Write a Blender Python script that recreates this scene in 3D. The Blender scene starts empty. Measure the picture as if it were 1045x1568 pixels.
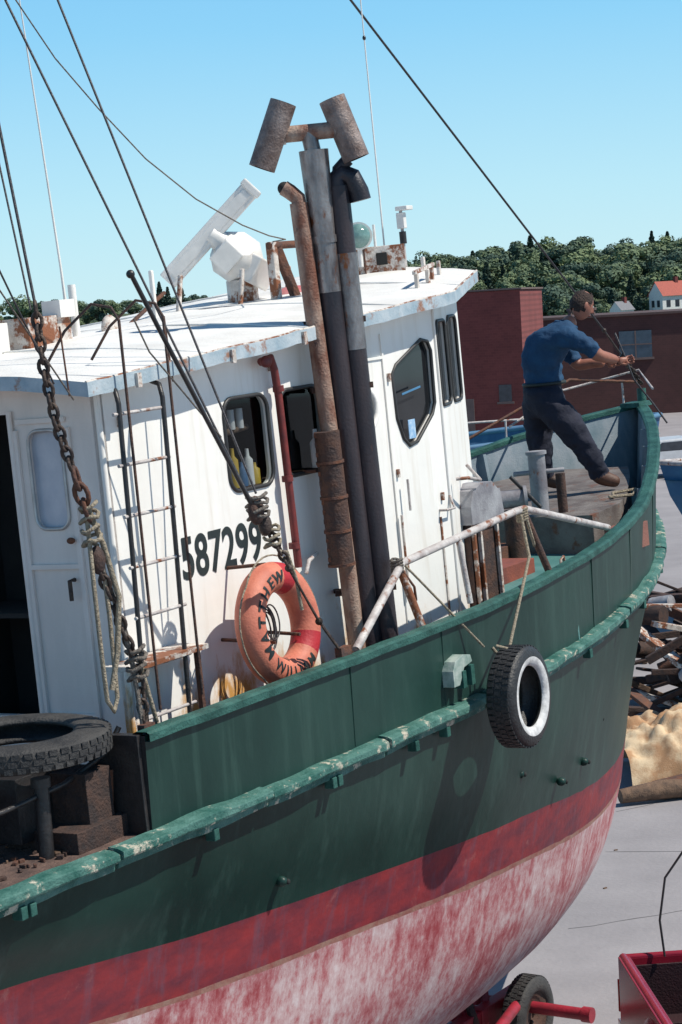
import bpy, math, random, bmesh
from math import sin, cos, pi, radians
from mathutils import Matrix, Vector, noise
random.seed(7)
scn=bpy.context.scene
V=Vector
# ---------------------------------------------------------------- camera
cam=bpy.data.cameras.new('camera'); cam.lens=75; cam.sensor_fit='VERTICAL'; cam.sensor_height=36; cam.sensor_width=24
cam.clip_end=3000; cam.clip_start=0.1
co=bpy.data.objects.new('camera',cam); scn.collection.objects.link(co)
co.matrix_world=Matrix.Translation((0,0,6.8))@Matrix.Rotation(radians(90-5.45),4,'X')@Matrix.Rotation(radians(-3.2),4,'Z')
scn.camera=co
BR=Matrix.Rotation(radians(58),4,'Z')@Matrix.Rotation(radians(-1.5),4,'Y')@Matrix.Rotation(radians(-2),4,'X')
BM=Matrix.Translation((-2.671,13.47,4.239))@BR
# ---------------------------------------------------------------- light
w=bpy.data.worlds.new('World'); scn.world=w; w.use_nodes=True
nt=w.node_tree; nt.nodes.clear()
out=nt.nodes.new('ShaderNodeOutputWorld'); bg=nt.nodes.new('ShaderNodeBackground'); sky=nt.nodes.new('ShaderNodeTexSky')
sky.sky_type='NISHITA'; sky.sun_disc=False
SD=V((1.06,-.23,1.50)).normalized()
sky.sun_elevation=math.asin(SD.z); sky.sun_rotation=math.atan2(SD.x,SD.y)
sky.air_density=1.0; sky.dust_density=0.2; sky.ozone_density=3; sky.altitude=0
tcw=nt.nodes.new('ShaderNodeTexCoord'); sx=nt.nodes.new('ShaderNodeSeparateXYZ'); nt.links.new(tcw.outputs['Generated'],sx.inputs[0])
rw=nt.nodes.new('ShaderNodeValToRGB'); nt.links.new(sx.outputs['Z'],rw.inputs[0]); el=rw.color_ramp.elements
el[0].position=0; el[0].color=(.60,.88,.96,1); el[1].position=1; el[1].color=(.03,.085,.20,1)
for p_,c_ in((.05,(.49,.83,.98)),(.13,(.27,.67,.98)),(.22,(.15,.52,.93)),(.36,(.06,.20,.42))):
    q_=el.new(p_); q_.color=(*c_,1)
vm=nt.nodes.new('ShaderNodeVectorMath'); vm.operation='SCALE'; vm.inputs['Scale'].default_value=1/.12; nt.links.new(rw.outputs[0],vm.inputs[0])
mxw=nt.nodes.new('ShaderNodeMixRGB'); mxw.inputs[0].default_value=.88; nt.links.new(sky.outputs[0],mxw.inputs[1]); nt.links.new(vm.outputs[0],mxw.inputs[2])
nt.links.new(mxw.outputs[0],bg.inputs[0]); bg.inputs[1].default_value=.12
nt.links.new(bg.outputs[0],out.inputs[0])
sl=bpy.data.lights.new('sun','SUN'); sl.energy=5.0; sl.angle=radians(.5); sl.color=(1,.95,.85)
so=bpy.data.objects.new('sun',sl); scn.collection.objects.link(so)
so.rotation_euler=SD.to_track_quat('Z','Y').to_euler()
scn.view_settings.view_transform='Standard'; scn.view_settings.look='None'; scn.view_settings.exposure=0
# ---------------------------------------------------------------- materials
MATS={}
def lin(c): return (c[0],c[1],c[2],1)
RUST=(.22,.075,.03)
def mat(name,col,col2=None,rough=.5,metal=0,scale=4,rust=0,rustscale=5,bump=.15,streak=1,lo=.35,hi=.65,rustcol=RUST,spec=.5,bscale=60,lowrust=0,soft=.07,chalk=None,bd=.02):
    if name in MATS: return MATS[name]
    m=bpy.data.materials.new(name); m.use_nodes=True; n=m.node_tree; b=n.nodes['Principled BSDF']; L=n.links
    b.inputs['Roughness'].default_value=rough; b.inputs['Metallic'].default_value=metal; b.inputs['Specular IOR Level'].default_value=spec
    tc=n.nodes.new('ShaderNodeTexCoord'); mp=n.nodes.new('ShaderNodeMapping'); L.new(tc.outputs['Object'],mp.inputs[0]); mp.inputs['Scale'].default_value=(1,1,1.0/streak)
    nz=n.nodes.new('ShaderNodeTexNoise'); nz.inputs['Scale'].default_value=scale; nz.inputs['Detail'].default_value=8; nz.inputs['Roughness'].default_value=.62
    L.new(mp.outputs[0],nz.inputs[0])
    rp=n.nodes.new('ShaderNodeValToRGB'); rp.color_ramp.elements[0].position=lo; rp.color_ramp.elements[1].position=hi
    rp.color_ramp.elements[0].color=lin(col); rp.color_ramp.elements[1].color=lin(col2 or [c*.8 for c in col])
    L.new(nz.outputs[0],rp.inputs[0]); src=rp.outputs[0]
    if chalk:
        n4=n.nodes.new('ShaderNodeTexNoise'); n4.inputs['Scale'].default_value=7; n4.inputs['Detail'].default_value=6; n4.inputs['Roughness'].default_value=.65
        mp4=n.nodes.new('ShaderNodeMapping'); mp4.inputs['Scale'].default_value=(1,1,.09); mp4.inputs['Location'].default_value=(9,2,4); L.new(tc.outputs['Object'],mp4.inputs[0]); L.new(mp4.outputs[0],n4.inputs[0])
        r4=n.nodes.new('ShaderNodeValToRGB'); r4.color_ramp.elements[0].position=.52; r4.color_ramp.elements[1].position=.76; L.new(n4.outputs[0],r4.inputs[0])
        m4=n.nodes.new('ShaderNodeMixRGB'); L.new(r4.outputs[0],m4.inputs[0]); L.new(src,m4.inputs[1]); m4.inputs[2].default_value=lin(chalk); src=m4.outputs[0]
    if rust>0:
        n2=n.nodes.new('ShaderNodeTexNoise'); n2.inputs['Scale'].default_value=rustscale; n2.inputs['Detail'].default_value=10; n2.inputs['Roughness'].default_value=.7
        mp2=n.nodes.new('ShaderNodeMapping'); mp2.inputs['Location'].default_value=(3.3,7.1,1.9); mp2.inputs['Scale'].default_value=(1,1,1.0/max(1,streak*.8))
        L.new(tc.outputs['Object'],mp2.inputs[0]); L.new(mp2.outputs[0],n2.inputs[0])
        r2=n.nodes.new('ShaderNodeValToRGB'); t=.78-.36*rust
        r2.color_ramp.elements[0].position=t; r2.color_ramp.elements[1].position=t+soft
        fac=n2.outputs[0]
        if lowrust:
            s_=n.nodes.new('ShaderNodeSeparateXYZ'); L.new(tc.outputs['Object'],s_.inputs[0])
            mr=n.nodes.new('ShaderNodeMapRange'); mr.inputs['From Min'].default_value=.75; mr.inputs['From Max'].default_value=.0; mr.inputs['To Min'].default_value=0; mr.inputs['To Max'].default_value=lowrust
            L.new(s_.outputs['Z'],mr.inputs['Value']); ad0=n.nodes.new('ShaderNodeMath'); ad0.operation='ADD'; L.new(mr.outputs[0],ad0.inputs[0]); L.new(fac,ad0.inputs[1]); fac=ad0.outputs[0]
        L.new(fac,r2.inputs[0])
        mx=n.nodes.new('ShaderNodeMixRGB'); L.new(r2.outputs[0],mx.inputs[0]); L.new(src,mx.inputs[1]); mx.inputs[2].default_value=lin(rustcol); src=mx.outputs[0]
    L.new(src,b.inputs['Base Color'])
    if bump>0:
        n3=n.nodes.new('ShaderNodeTexNoise'); n3.inputs['Scale'].default_value=bscale; n3.inputs['Detail'].default_value=4
        L.new(tc.outputs['Object'],n3.inputs[0])
        ad=n.nodes.new('ShaderNodeMath'); ad.operation='ADD'; L.new(n3.outputs[0],ad.inputs[0]); L.new(nz.outputs[0],ad.inputs[1])
        bp=n.nodes.new('ShaderNodeBump'); bp.inputs['Strength'].default_value=bump; bp.inputs['Distance'].default_value=bd
        L.new(ad.outputs[0],bp.inputs['Height']); L.new(bp.outputs[0],b.inputs['Normal'])
    MATS[name]=m; return m
white=mat('white_paint',(.90,.88,.84),(.82,.80,.76),.45,scale=2.2,rust=.20,rustscale=3.5,streak=3,bump=.12,bscale=9,rustcol=(.56,.30,.09),lowrust=.25,soft=.12,chalk=(.72,.67,.60))
whiteroof=mat('roof_paint',(.86,.85,.82),(.70,.68,.65),.6,scale=2,rust=.22,rustscale=4,bump=.25,rustcol=(.48,.30,.18),soft=.12)
fascia=mat('fascia_paint',(.26,.36,.43),(.50,.56,.60),.5,scale=5,rust=.58,rustscale=4,bump=.2,rustcol=(.30,.14,.08))
rustywhite=mat('rusty_white',(.72,.67,.62),(.45,.40,.36),.6,scale=9,rust=.85,rustscale=6,bump=.3)
green=mat('hull_green',(.0065,.028,.023),(.016,.050,.041),.42,scale=1.1,rust=.22,rustscale=2.4,streak=2.5,bump=.22,bscale=5,spec=.3,rustcol=(.034,.062,.050),soft=.16,chalk=(.030,.072,.060))
greenrub=mat('rub_rail_green',(.020,.095,.078),(.10,.22,.19),.6,scale=6,rust=.60,rustscale=8,bump=.5,rustcol=(.50,.46,.37),spec=.3)
capgreen=mat('cap_rail_green',(.012,.055,.046),(.040,.13,.11),.55,scale=6,rust=.30,rustscale=8,bump=.5,rustcol=(.28,.25,.19),spec=.3)
greentab=mat('green_tab',(.012,.06,.05),(.04,.13,.11),.6,scale=9,bump=.3,spec=.3)
teal=mat('deck_teal',(.05,.17,.165),(.11,.24,.23),.6,scale=3,rust=.40,rustscale=4,bump=.3)
innerbul=mat('bulwark_inner',(.13,.20,.24),(.30,.34,.38),.6,scale=4,rust=.35,streak=2,bump=.2)
red=mat('boot_red',(.30,.035,.04),(.15,.03,.045),.6,scale=2.6,rust=.48,rustscale=4,streak=.4,bump=.25,rustcol=(.36,.14,.13),bscale=12,spec=.3,soft=.16,chalk=(.16,.07,.10))
brownline=mat('waterline_scum',(.30,.10,.08),(.36,.21,.16),.7,scale=9,bump=.2)
rusty=mat('rusty_steel',(.16,.06,.03),(.07,.04,.035),.8,scale=12,bump=.5,rust=.3,rustcol=(.30,.13,.06))
rustydark=mat('rusty_dark_steel',(.045,.032,.032),(.11,.055,.038),.75,scale=10,bump=.5,metal=.2)
pipeblack=mat('pipe_black',(.024,.024,.032),(.06,.045,.05),.45,scale=6,rust=.30,rustscale=7,streak=4,bump=.2,metal=.3)
pipesilver=mat('pipe_silver',(.42,.39,.38),(.12,.10,.10),.38,scale=7,rust=.60,rustscale=7,streak=3,bump=.2,metal=.7)
piperust=mat('pipe_rust',(.17,.065,.04),(.40,.30,.24),.7,scale=7,rust=.42,rustscale=8,streak=2,bump=.5,rustcol=(.05,.026,.025))
blackp=mat('black_paint',(.016,.016,.018),(.035,.03,.03),.4,scale=12,rust=.2,bump=.2)
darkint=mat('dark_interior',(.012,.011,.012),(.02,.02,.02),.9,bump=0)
rubber=mat('black_rubber',(.014,.014,.016),(.03,.03,.032),.5,scale=10,bump=.4)
oldrubber=mat('dusty_rubber',(.018,.018,.020),(.055,.052,.050),.7,scale=5,bump=.5)
whitewall=mat('whitewall',(.72,.72,.72),(.40,.40,.40),.6,scale=14,bump=.2)
ropem=mat('manila_rope',(.42,.36,.27),(.22,.18,.13),.9,scale=60,bump=.8)
ropegrey=mat('grey_rope',(.25,.22,.19),(.10,.08,.07),.9,scale=60,bump=.8)
wirem=mat('steel_wire',(.045,.045,.055),(.10,.09,.09),.5,scale=60,bump=.2,metal=.5)
chainm=mat('chain_steel',(.10,.07,.055),(.04,.03,.03),.6,scale=20,bump=.5,metal=.4,rust=.4)
redp=mat('red_pipe_paint',(.20,.03,.025),(.12,.02,.02),.5,scale=9,bump=.2)
railw=mat('rail_paint',(.60,.57,.55),(.34,.29,.28),.5,scale=9,rust=.65,rustscale=9,bump=.3)
ringm=mat('ring_orange',(.66,.21,.13),(.50,.14,.09),.6,scale=8,bump=.2)
ringred=mat('ring_red_band',(.50,.02,.03),(.4,.02,.03),.6,scale=8,bump=.2)
letter=mat('black_letters',(.008,.014,.016),(.02,.03,.03),.6,bump=0)
skin=mat('skin',(.36,.15,.10),(.28,.11,.075),.5,scale=12,bump=.1)
shirt=mat('shirt_blue',(.006,.040,.100),(.010,.060,.14),.85,scale=8,bump=.5,bscale=25)
trou=mat('trousers_navy',(.008,.010,.024),(.015,.017,.036),.85,scale=6,bump=.5,bscale=20)
shoe=mat('shoe_brown',(.12,.05,.03),(.06,.03,.02),.6,bump=.2)
hair=mat('hair_brown',(.050,.026,.020),(.022,.014,.012),.8,scale=40,bump=.8)
beigedoor=mat('door_paint',(.84,.76,.71),(.70,.64,.60),.5,scale=3,rust=.16,streak=3,bump=.1,lowrust=.14,rustcol=(.42,.26,.16),soft=.12)
wood=mat('old_timber',(.20,.12,.075),(.08,.05,.035),.85,scale=9,bump=.6)
woodlight=mat('cut_timber',(.56,.42,.24),(.34,.22,.11),.8,scale=6,bump=.5)
trailer=mat('trailer_red',(.36,.02,.04),(.20,.02,.03),.45,scale=6,rust=.25,bump=.2)
truckred=mat('truck_red',(.28,.012,.03),(.22,.01,.025),.25,scale=3,bump=.03)
chrome=mat('dull_chrome',(.55,.55,.56),(.4,.4,.4),.25,metal=.9,bump=.02)
bluep=mat('blue_hull_paint',(.035,.10,.22),(.07,.16,.30),.6,scale=3,streak=2,rust=.2,bump=.1)
greenglass=mat('lamp_green_glass',(.10,.20,.19),(.2,.33,.31),.1,scale=14,bump=.1)
yellowp=mat('yellow_plastic',(.6,.4,.05),(.5,.3,.04),.5,bump=0)
plasticw=mat('plastic_white',(.82,.79,.75),(.68,.66,.63),.4,scale=6,rust=.1,bump=.04,rustcol=(.5,.4,.3))
palepane=mat('curtain_reflection_pane',(.62,.63,.68),(.42,.46,.54),.25,scale=2.5,bump=0)  # pale curtain and its reflections put into the pane colour
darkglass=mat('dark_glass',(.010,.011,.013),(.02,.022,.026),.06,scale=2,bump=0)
dk=mat('aft_dark_rust',(.03,.022,.022),(.075,.04,.03),.85,scale=12,bump=.6,rust=.25,rustcol=(.14,.06,.03))

def hullpink():
    m=bpy.data.materials.new('hull_bottom_scuffed'); m.use_nodes=True; n=m.node_tree; b=n.nodes['Principled BSDF']; L=n.links
    b.inputs['Roughness'].default_value=.8; b.inputs['Specular IOR Level'].default_value=.25
    tc=n.nodes.new('ShaderNodeTexCoord')
    def nz(scale,sc,det=8,ro=.6):
        mp=n.nodes.new('ShaderNodeMapping'); mp.inputs['Scale'].default_value=sc; L.new(tc.outputs['Object'],mp.inputs[0])
        t=n.nodes.new('ShaderNodeTexNoise'); t.inputs['Scale'].default_value=scale; t.inputs['Detail'].default_value=det; t.inputs['Roughness'].default_value=ro
        L.new(mp.outputs[0],t.inputs[0]); return t.outputs[0]
    a=nz(.9,(1,1,1.6),5); c=nz(13,(1,1,.6),12,.8); d=nz(2.2,(2.2,1.0,.22),6,.7)
    s=n.nodes.new('ShaderNodeMath'); s.operation='MULTIPLY_ADD'; L.new(c,s.inputs[0]); s.inputs[1].default_value=1.3; L.new(a,s.inputs[2])
    s2=n.nodes.new('ShaderNodeMath'); s2.operation='MULTIPLY_ADD'; L.new(d,s2.inputs[0]); s2.inputs[1].default_value=.7; L.new(s.outputs[0],s2.inputs[2])
    r=n.nodes.new('ShaderNodeValToRGB'); e=r.color_ramp.elements
    s3=n.nodes.new('ShaderNodeMath'); s3.operation='MULTIPLY'; s3.inputs[1].default_value=.355; L.new(s2.outputs[0],s3.inputs[0])
    e[0].position=.43; e[0].color=(.34,.06,.07,1); e[1].position=.62; e[1].color=(.68,.56,.56,1)
    q=e.new(.49); q.color=(.46,.17,.18,1); q=e.new(.545); q.color=(.56,.36,.36,1)
    L.new(s3.outputs[0],r.inputs[0]); L.new(r.outputs[0],b.inputs['Base Color'])
    bp=n.nodes.new('ShaderNodeBump'); bp.inputs['Strength'].default_value=.3; bp.inputs['Distance'].default_value=.01; L.new(c,bp.inputs['Height']); L.new(bp.outputs[0],b.inputs['Normal'])
    return m
pink=hullpink()
def glassmat():
    m=bpy.data.materials.new('window_glass'); m.use_nodes=True; n=m.node_tree; n.nodes.clear(); L=n.links
    o=n.nodes.new('ShaderNodeOutputMaterial'); g=n.nodes.new('ShaderNodeBsdfGlossy'); g.inputs['Roughness'].default_value=.03; g.inputs['Color'].default_value=(.9,.95,1,1)
    t=n.nodes.new('ShaderNodeBsdfTransparent'); t.inputs['Color'].default_value=(.6,.64,.66,1)
    f=n.nodes.new('ShaderNodeLayerWeight'); f.inputs['Blend'].default_value=.5
    pw=n.nodes.new('ShaderNodeMath'); pw.operation='POWER'; pw.inputs[1].default_value=4; L.new(f.outputs['Facing'],pw.inputs[0])
    x=n.nodes.new('ShaderNodeMixShader'); L.new(pw.outputs[0],x.inputs[0]); L.new(t.outputs[0],x.inputs[1]); L.new(g.outputs[0],x.inputs[2]); L.new(x.outputs[0],o.inputs[0])
    return m
glass=glassmat()
# ---------------------------------------------------------------- mesh builder
class PB:
    def __init__(s): s.v=[];s.f=[];s.m=[];s.sm=[];s.mats=[]
    def mi(s,m):
        if m not in s.mats: s.mats.append(m)
        return s.mats.index(m)
    def add(s,vs,fs,m,smooth=False):
        o=len(s.v); s.v+= [V(p) for p in vs]; k=s.mi(m)
        for f in fs: s.f.append([i+o for i in f]); s.m.append(k); s.sm.append(smooth)
    def box(s,c,size,m,rot=None,taper=1):
        h=[q/2 for q in size]; vs=[]
        for z in(-1,1):
            k=taper if z>0 else 1
            for x,y in((-1,-1),(1,-1),(1,1),(-1,1)): vs.append(V((x*h[0]*k,y*h[1]*k,z*h[2])))
        if rot is not None: vs=[rot@p for p in vs]
        vs=[p+V(c) for p in vs]
        s.add(vs,[(3,2,1,0),(4,5,6,7),(0,1,5,4),(1,2,6,5),(2,3,7,6),(3,0,4,7)],m)
    def beam(s,a,b,wd,ht,m):
        a=V(a);b=V(b);d=b-a; r=d.to_track_quat('X','Z').to_matrix(); s.box((a+b)/2,(d.length,wd,ht),m,r)
    def tube(s,pts,r,m,n=10,closed=False,caps=True):
        pts=[V(p) for p in pts]; N=len(pts); rs=r if isinstance(r,(list,tuple)) else [r]*N
        vs=[];up=None
        for i,p in enumerate(pts):
            if closed: t=pts[(i+1)%N]-pts[i-1]
            else: t=pts[min(i+1,N-1)]-pts[max(i-1,0)]
            t.normalize()
            if up is None: up=t.orthogonal().normalized()
            else: up=(up-t*up.dot(t)).normalized()
            bi=t.cross(up)
            for k in range(n):
                a=2*pi*k/n; vs.append(p+(up*cos(a)+bi*sin(a))*rs[i])
        fs=[]
        for i in range(N if closed else N-1):
            j=(i+1)%N
            for k in range(n):
                l=(k+1)%n; fs.append((i*n+k,i*n+l,j*n+l,j*n+k))
        s.add(vs,fs,m,True)
        if caps and not closed:
            s.add(vs[:n],[tuple(range(n))[::-1]],m); s.add(vs[-n:],[tuple(range(n))],m)
    def pipe_open(s,a,b,r,m,minner,n=20):
        a=V(a);b=V(b); s.tube([a,b],r,m,n,caps=False); s.tube([a,b],r*.86,minner,n,caps=False)
        d=(b-a).normalized()
        for p in(a,b):
            up=d.orthogonal().normalized(); bi=d.cross(up)
            vs=[p+(up*cos(2*pi*k/n)+bi*sin(2*pi*k/n))*q for q in(r,r*.86) for k in range(n)]
            s.add(vs,[(k,(k+1)%n,n+(k+1)%n,n+k) for k in range(n)],m)
    def ell(s,c,rad,m,rot=None,nu=14,nv=9):
        vs=[];fs=[]
        for i in range(nv+1):
            th=pi*i/nv
            for k in range(nu):
                ph=2*pi*k/nu; p=V((rad[0]*sin(th)*cos(ph),rad[1]*sin(th)*sin(ph),rad[2]*cos(th)))
                if rot is not None:p=rot@p
                vs.append(p+V(c))
        for i in range(nv):
            for k in range(nu): fs.append((i*nu+k,(i+1)*nu+k,(i+1)*nu+(k+1)%nu,i*nu+(k+1)%nu))
        s.add(vs,fs,m,True)
    def lathe(s,prof,c,rot,mm,n=48):
        vs=[];P=len(prof)
        for k in range(n):
            a=2*pi*k/n
            for r,h in prof: vs.append(V(c)+rot@V((r*cos(a),r*sin(a),h)))
        for j in range(P-1):
            m=mm[j] if isinstance(mm,list) else mm
            s.add(vs,[(k*P+j,((k+1)%n)*P+j,((k+1)%n)*P+j+1,k*P+j+1) for k in range(n)],m,True)
    def prism(s,poly,ax,a,b,m):
        def mk(p,t):
            q=list(p); q.insert(ax,t); return V(q)
        n=len(poly); vs=[mk(p,a) for p in poly]+[mk(p,b) for p in poly]
        s.add(vs,[tuple(range(n))[::-1],tuple(range(n,2*n))]+[(i,(i+1)%n,n+(i+1)%n,n+i) for i in range(n)],m)
    def build(s,name,parent=None,mw=None,bevel=0,merge=False):
        me=bpy.data.meshes.new(name); me.from_pydata([tuple(p) for p in s.v],[],s.f)
        for m in s.mats: me.materials.append(m)
        me.polygons.foreach_set('material_index',s.m); me.polygons.foreach_set('use_smooth',s.sm)
        me.update()
        bm=bmesh.new(); bm.from_mesh(me)
        if merge: bmesh.ops.remove_doubles(bm,verts=bm.verts,dist=.0004)
        else:
            loose=[v for v in bm.verts if not v.link_faces]; bmesh.ops.delete(bm,geom=loose,context='VERTS')
        bmesh.ops.recalc_face_normals(bm,faces=bm.faces); bm.to_mesh(me); bm.free()
        o=bpy.data.objects.new(name,me); scn.collection.objects.link(o)
        if parent: o.parent=parent
        elif mw is not None: o.matrix_world=mw
        if bevel:
            b=o.modifiers.new('b','BEVEL'); b.width=bevel; b.segments=2; b.limit_method='ANGLE'; b.angle_limit=radians(50)
        return o
def empty(name,mw):
    e=bpy.data.objects.new(name,None); scn.collection.objects.link(e); e.matrix_world=mw; e.empty_display_size=.3; return e
def interp(x,tab):
    if x<=tab[0][0]: return tab[0][1]
    for i in range(len(tab)-1):
        if x<=tab[i+1][0]:
            a,b=tab[i],tab[i+1]; t=(x-a[0])/(b[0]-a[0])
            p0=tab[i-1][1] if i>0 else a[1]-(b[1]-a[1]); p3=tab[i+2][1] if i+2<len(tab) else b[1]+(b[1]-a[1])
            d0=tab[i-1][0] if i>0 else a[0]-(b[0]-a[0]); d3=tab[i+2][0] if i+2<len(tab) else b[0]+(b[0]-a[0])
            m0=(b[1]-p0)/(b[0]-d0)*(b[0]-a[0]); m1=(p3-a[1])/(d3-a[0])*(b[0]-a[0])
            return (2*t**3-3*t*t+1)*a[1]+(t**3-2*t*t+t)*m0+(-2*t**3+3*t*t)*b[1]+(t**3-t*t)*m1
    return tab[-1][1]
# ================================================================ FISHING BOAT
boat=empty('fishing_boat',BM)
zrail=[(-6,.25),(0,.22),(3,.23),(4.3,.27),(6,.34),(7.5,.46),(8.9,.72),(10.2,.93),(11.4,1.06)]
zrub=[(-6,-.30),(-2,-.34),(0,-.38),(3,-.40),(4.5,-.37),(6.5,-.31),(8,-.25),(8.9,-.18),(10,-.08),(11.4,.05)]
zboot=[(-6,-.55),(-2,-.88),(0,-1.14),(2.6,-1.40),(4.4,-1.56),(6,-1.75),(7.5,-1.88),(10,-2.05)]
def half(x,B,xs,p=2.2,q=.6,x0=3.0):
    if x<=x0: return B-(.012*max(0,-x)**1.6 if x<0 else 0)
    u=min(1,(x-x0)/(xs-x0)); return B*max(0,1-u**p)**q
RB=(2.30,11.15,2.1,1.0); RL=(2.32,11.40,2.1,1.0)
def HB(x): return half(x,*RB)
keys=[
 (lambda x:interp(x,zrub),2.30,11.15,2.1,1.0),
 (lambda x:interp(x,zrub)*.45+interp(x,zboot)*.55,2.19,10.47,2.0,1.0),
 (lambda x:interp(x,zboot),2.04,10.13,2.0,1.0),
 (lambda x:interp(x,zboot)-.36,1.94,10.04,2.0,1.0),
 (lambda x:interp(x,zboot)-.40,1.925,10.03,2.0,1.0),
 (lambda x:(interp(x,zboot)-.40)*.62-3.62*.38,1.72,9.74,2.0,1.0),
 (lambda x:(interp(x,zboot)-.40)*.32-3.62*.68,1.38,9.28,2.0,1.0),
 (lambda x:(interp(x,zboot)-.40)*.10-3.62*.90,.80,8.45,2.0,1.0),
 (lambda x:-3.64,.10,7.8,2.0,.9)]
NS=90
def stx(t,xs): return -6+(xs+6)*(1-(1-t)**1.25)
def hullpt(key,t):
    zf,B,xs,p,q=key; x=stx(t,xs); return V((x,-half(x,B,xs,p,q),zf(x)))
rows=[];rm=[]
mk=[green,green,red,brownline,pink,pink,pink,pink]
for i in range(len(keys)-1):
    sub=4 if i not in(3,) else 1
    for j in range(sub):
        f=j/sub; row=[]
        for k in range(NS+1):
            t=k/NS; a=hullpt(keys[i],t); b=hullpt(keys[i+1],t)
            if i==3: q=a.lerp(b,f)
            else:
                p0=hullpt(keys[max(i-1,0)],t); p3=hullpt(keys[min(i+2,len(keys)-1)],t)
                m0=(b-p0)*.5 if i>0 else (b-a); m1=(p3-a)*.5 if i<len(keys)-2 else (b-a)
                if i==4: m0=(b-a)
                if i==2: m1=(b-a)
                q=(2*f**3-3*f*f+1)*a+(f**3-2*f*f+f)*m0+(-2*f**3+3*f*f)*b+(f**3-f*f)*m1
            wv=.012*noise.noise(V((q.x*1.3,q.z*1.6,3)))
            row.append(V((q.x,min(0,q.y+wv) if k<NS else 0,q.z+(.012*noise.noise(V((q.x*5,0,i))) if j==0 and i in(2,3,4) else 0))))
        rows.append(row); rm.append(mk[i])
rows.append([hullpt(keys[-1],k/NS) for k in range(NS+1)])
h=PB()
for sgn in(1,-1):
    for i in range(len(rows)-1):
        vs=[V((p.x,p.y*sgn,p.z)) for p in rows[i]]+[V((p.x,p.y*sgn,p.z)) for p in rows[i+1]]
        n=NS+1; h.add(vs,[(k,k+1,n+k+1,n+k) for k in range(NS)],rm[i],True)
tr=[r[0] for r in rows]; vs=tr+[V((p.x,-p.y,p.z)) for p in tr]; n=len(tr)
h.add(vs,[(i,i+1,n+i+1,n+i) for i in range(n-1)],green)
h.build('hull',boat,merge=True)
def railpt(x,off=0,zo=0,s=-1,rub=False):
    B,xs,p,q=RB if rub else RL; z=interp(x,zrub if rub else zrail)
    x=min(x,xs-.001); y=half(x,B,xs,p,q)
    e=.01; dy=(half(x,B,xs,p,q)-half(x-e,B,xs,p,q))/e; n=V((-dy,1)).normalized()
    return V((x+n.x*off, s*max(0,(y+n.y*off)), z+zo))
def xsr(x0,xs,n,pw=1.2): return [x0+(xs-x0)*(1-(1-k/n)**pw) for k in range(n+1)]
X0=-.80
for s,nm in((-1,'bulwark_starboard'),(1,'bulwark_port')):
    b=PB(); X=xsr(X0,11.14,90); n=len(X)
    XL=[x+(11.39-11.14)*max(0,(x-8)/3.14)**2 for x in X]
    dent=[.010*noise.noise(V((x*1.7,s,9))) for x in X]
    o0=[railpt(x,0,0,s,True) for x in X]; o1=[railpt(x,0,0,s) for x in XL]; om=[a.lerp(c,.5)+V((0,s*dd,0)) for a,c,dd in zip(o0,o1,dent)]
    i0=[railpt(x,-.06,0,s,True) for x in X]; i1=[railpt(x,-.06,0,s) for x in XL]
    for A,Bq,m in((o0,om,green),(om,o1,green),(i0,i1,innerbul)):
        b.add(A+Bq,[(k,k+1,n+k+1,n+k) for k in range(n-1)],m,True)
    prof=[(-.085,-.03),(-.085,.012),(-.06,.024),(.015,.024),(.035,.012),(.035,-.03)]
    P=len(prof); vs=[railpt(x,o+.006*noise.noise(V((x*4,0,1))),z+.007*noise.noise(V((x*3,3,1))),s) for x in XL for o,z in prof]
    b.add(vs,[(k*P+j,(k+1)*P+j,(k+1)*P+(j+1)%P,k*P+(j+1)%P) for k in range(n-1) for j in range(P)],capgreen)
    b.add([o0[0],o1[0],i1[0],i0[0]],[(0,1,2,3)],blackp)
    for x in [1+.7*k for k in range(14)]:
        a=railpt(x,-.10,.0,s,True); c=railpt(x,-.08,-.04,s); b.beam(a,c,.05,.10,innerbul)
    b.build(nm,boat)
st=PB(); st.tube([(11.42,0,1.10),(11.2,0,.1),(10.5,0,-1.05),(10.12,0,-2.05),(9.75,0,-2.7),(9.26,0,-3.2),(8.5,0,-3.52),(7.6,0,-3.66),(-5,0,-3.70)],.05,green,8)
st.box((11.25,0,1.06),(.34,.22,.05),capgreen); st.tube([(11.40,0,.8),(11.42,0,1.22)],.05,capgreen,12); st.build('stem_and_keel',boat)
r=PB()
for s in(-1,1):
    segs=[(-6,-2.6),(-2.58,-1.2),(-1.18,.25),(.27,1.62),(1.64,3.0),(3.06,4.6),(4.62,6.1),(6.12,7.4),(7.42,8.7),(8.72,10.0),(10.02,11.1)]
    for a,c in segs:
        X=[a+(c-a)*k/20 for k in range(21)]; j=random.uniform(-.010,.010)
        prof=[(-.01,-.066),(.050,-.066),(.058,-.02),(.092,-.014),(.100,.0),(.100,.040),(.06,.055),(-.01,.062)]
        P=len(prof); vs=[railpt(x,o+j+.012*noise.noise(V((x*4,o*9,5))),z+j+.014*noise.noise(V((x*2.8,s,z*9))),s,True) for x in X for o,z in prof]
        n=len(X); r.add(vs,[(k*P+q,(k+1)*P+q,(k+1)*P+(q+1)%P,k*P+(q+1)%P) for k in range(n-1) for q in range(P)],greenrub)
        r.add(vs[:P],[tuple(range(P))],greenrub); r.add(vs[-P:],[tuple(range(P))],greenrub)
    for x in(-1.95,-1.88,-.30,.98,1.05,2.02,2.45,5.0,6.1,6.9,8.4):
        p=railpt(x,.03,-.09,s,True); r.box(p,(.05,.07,.07),greentab)
r.build('rub_rail',boat,bevel=.006)
f=PB()
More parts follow.
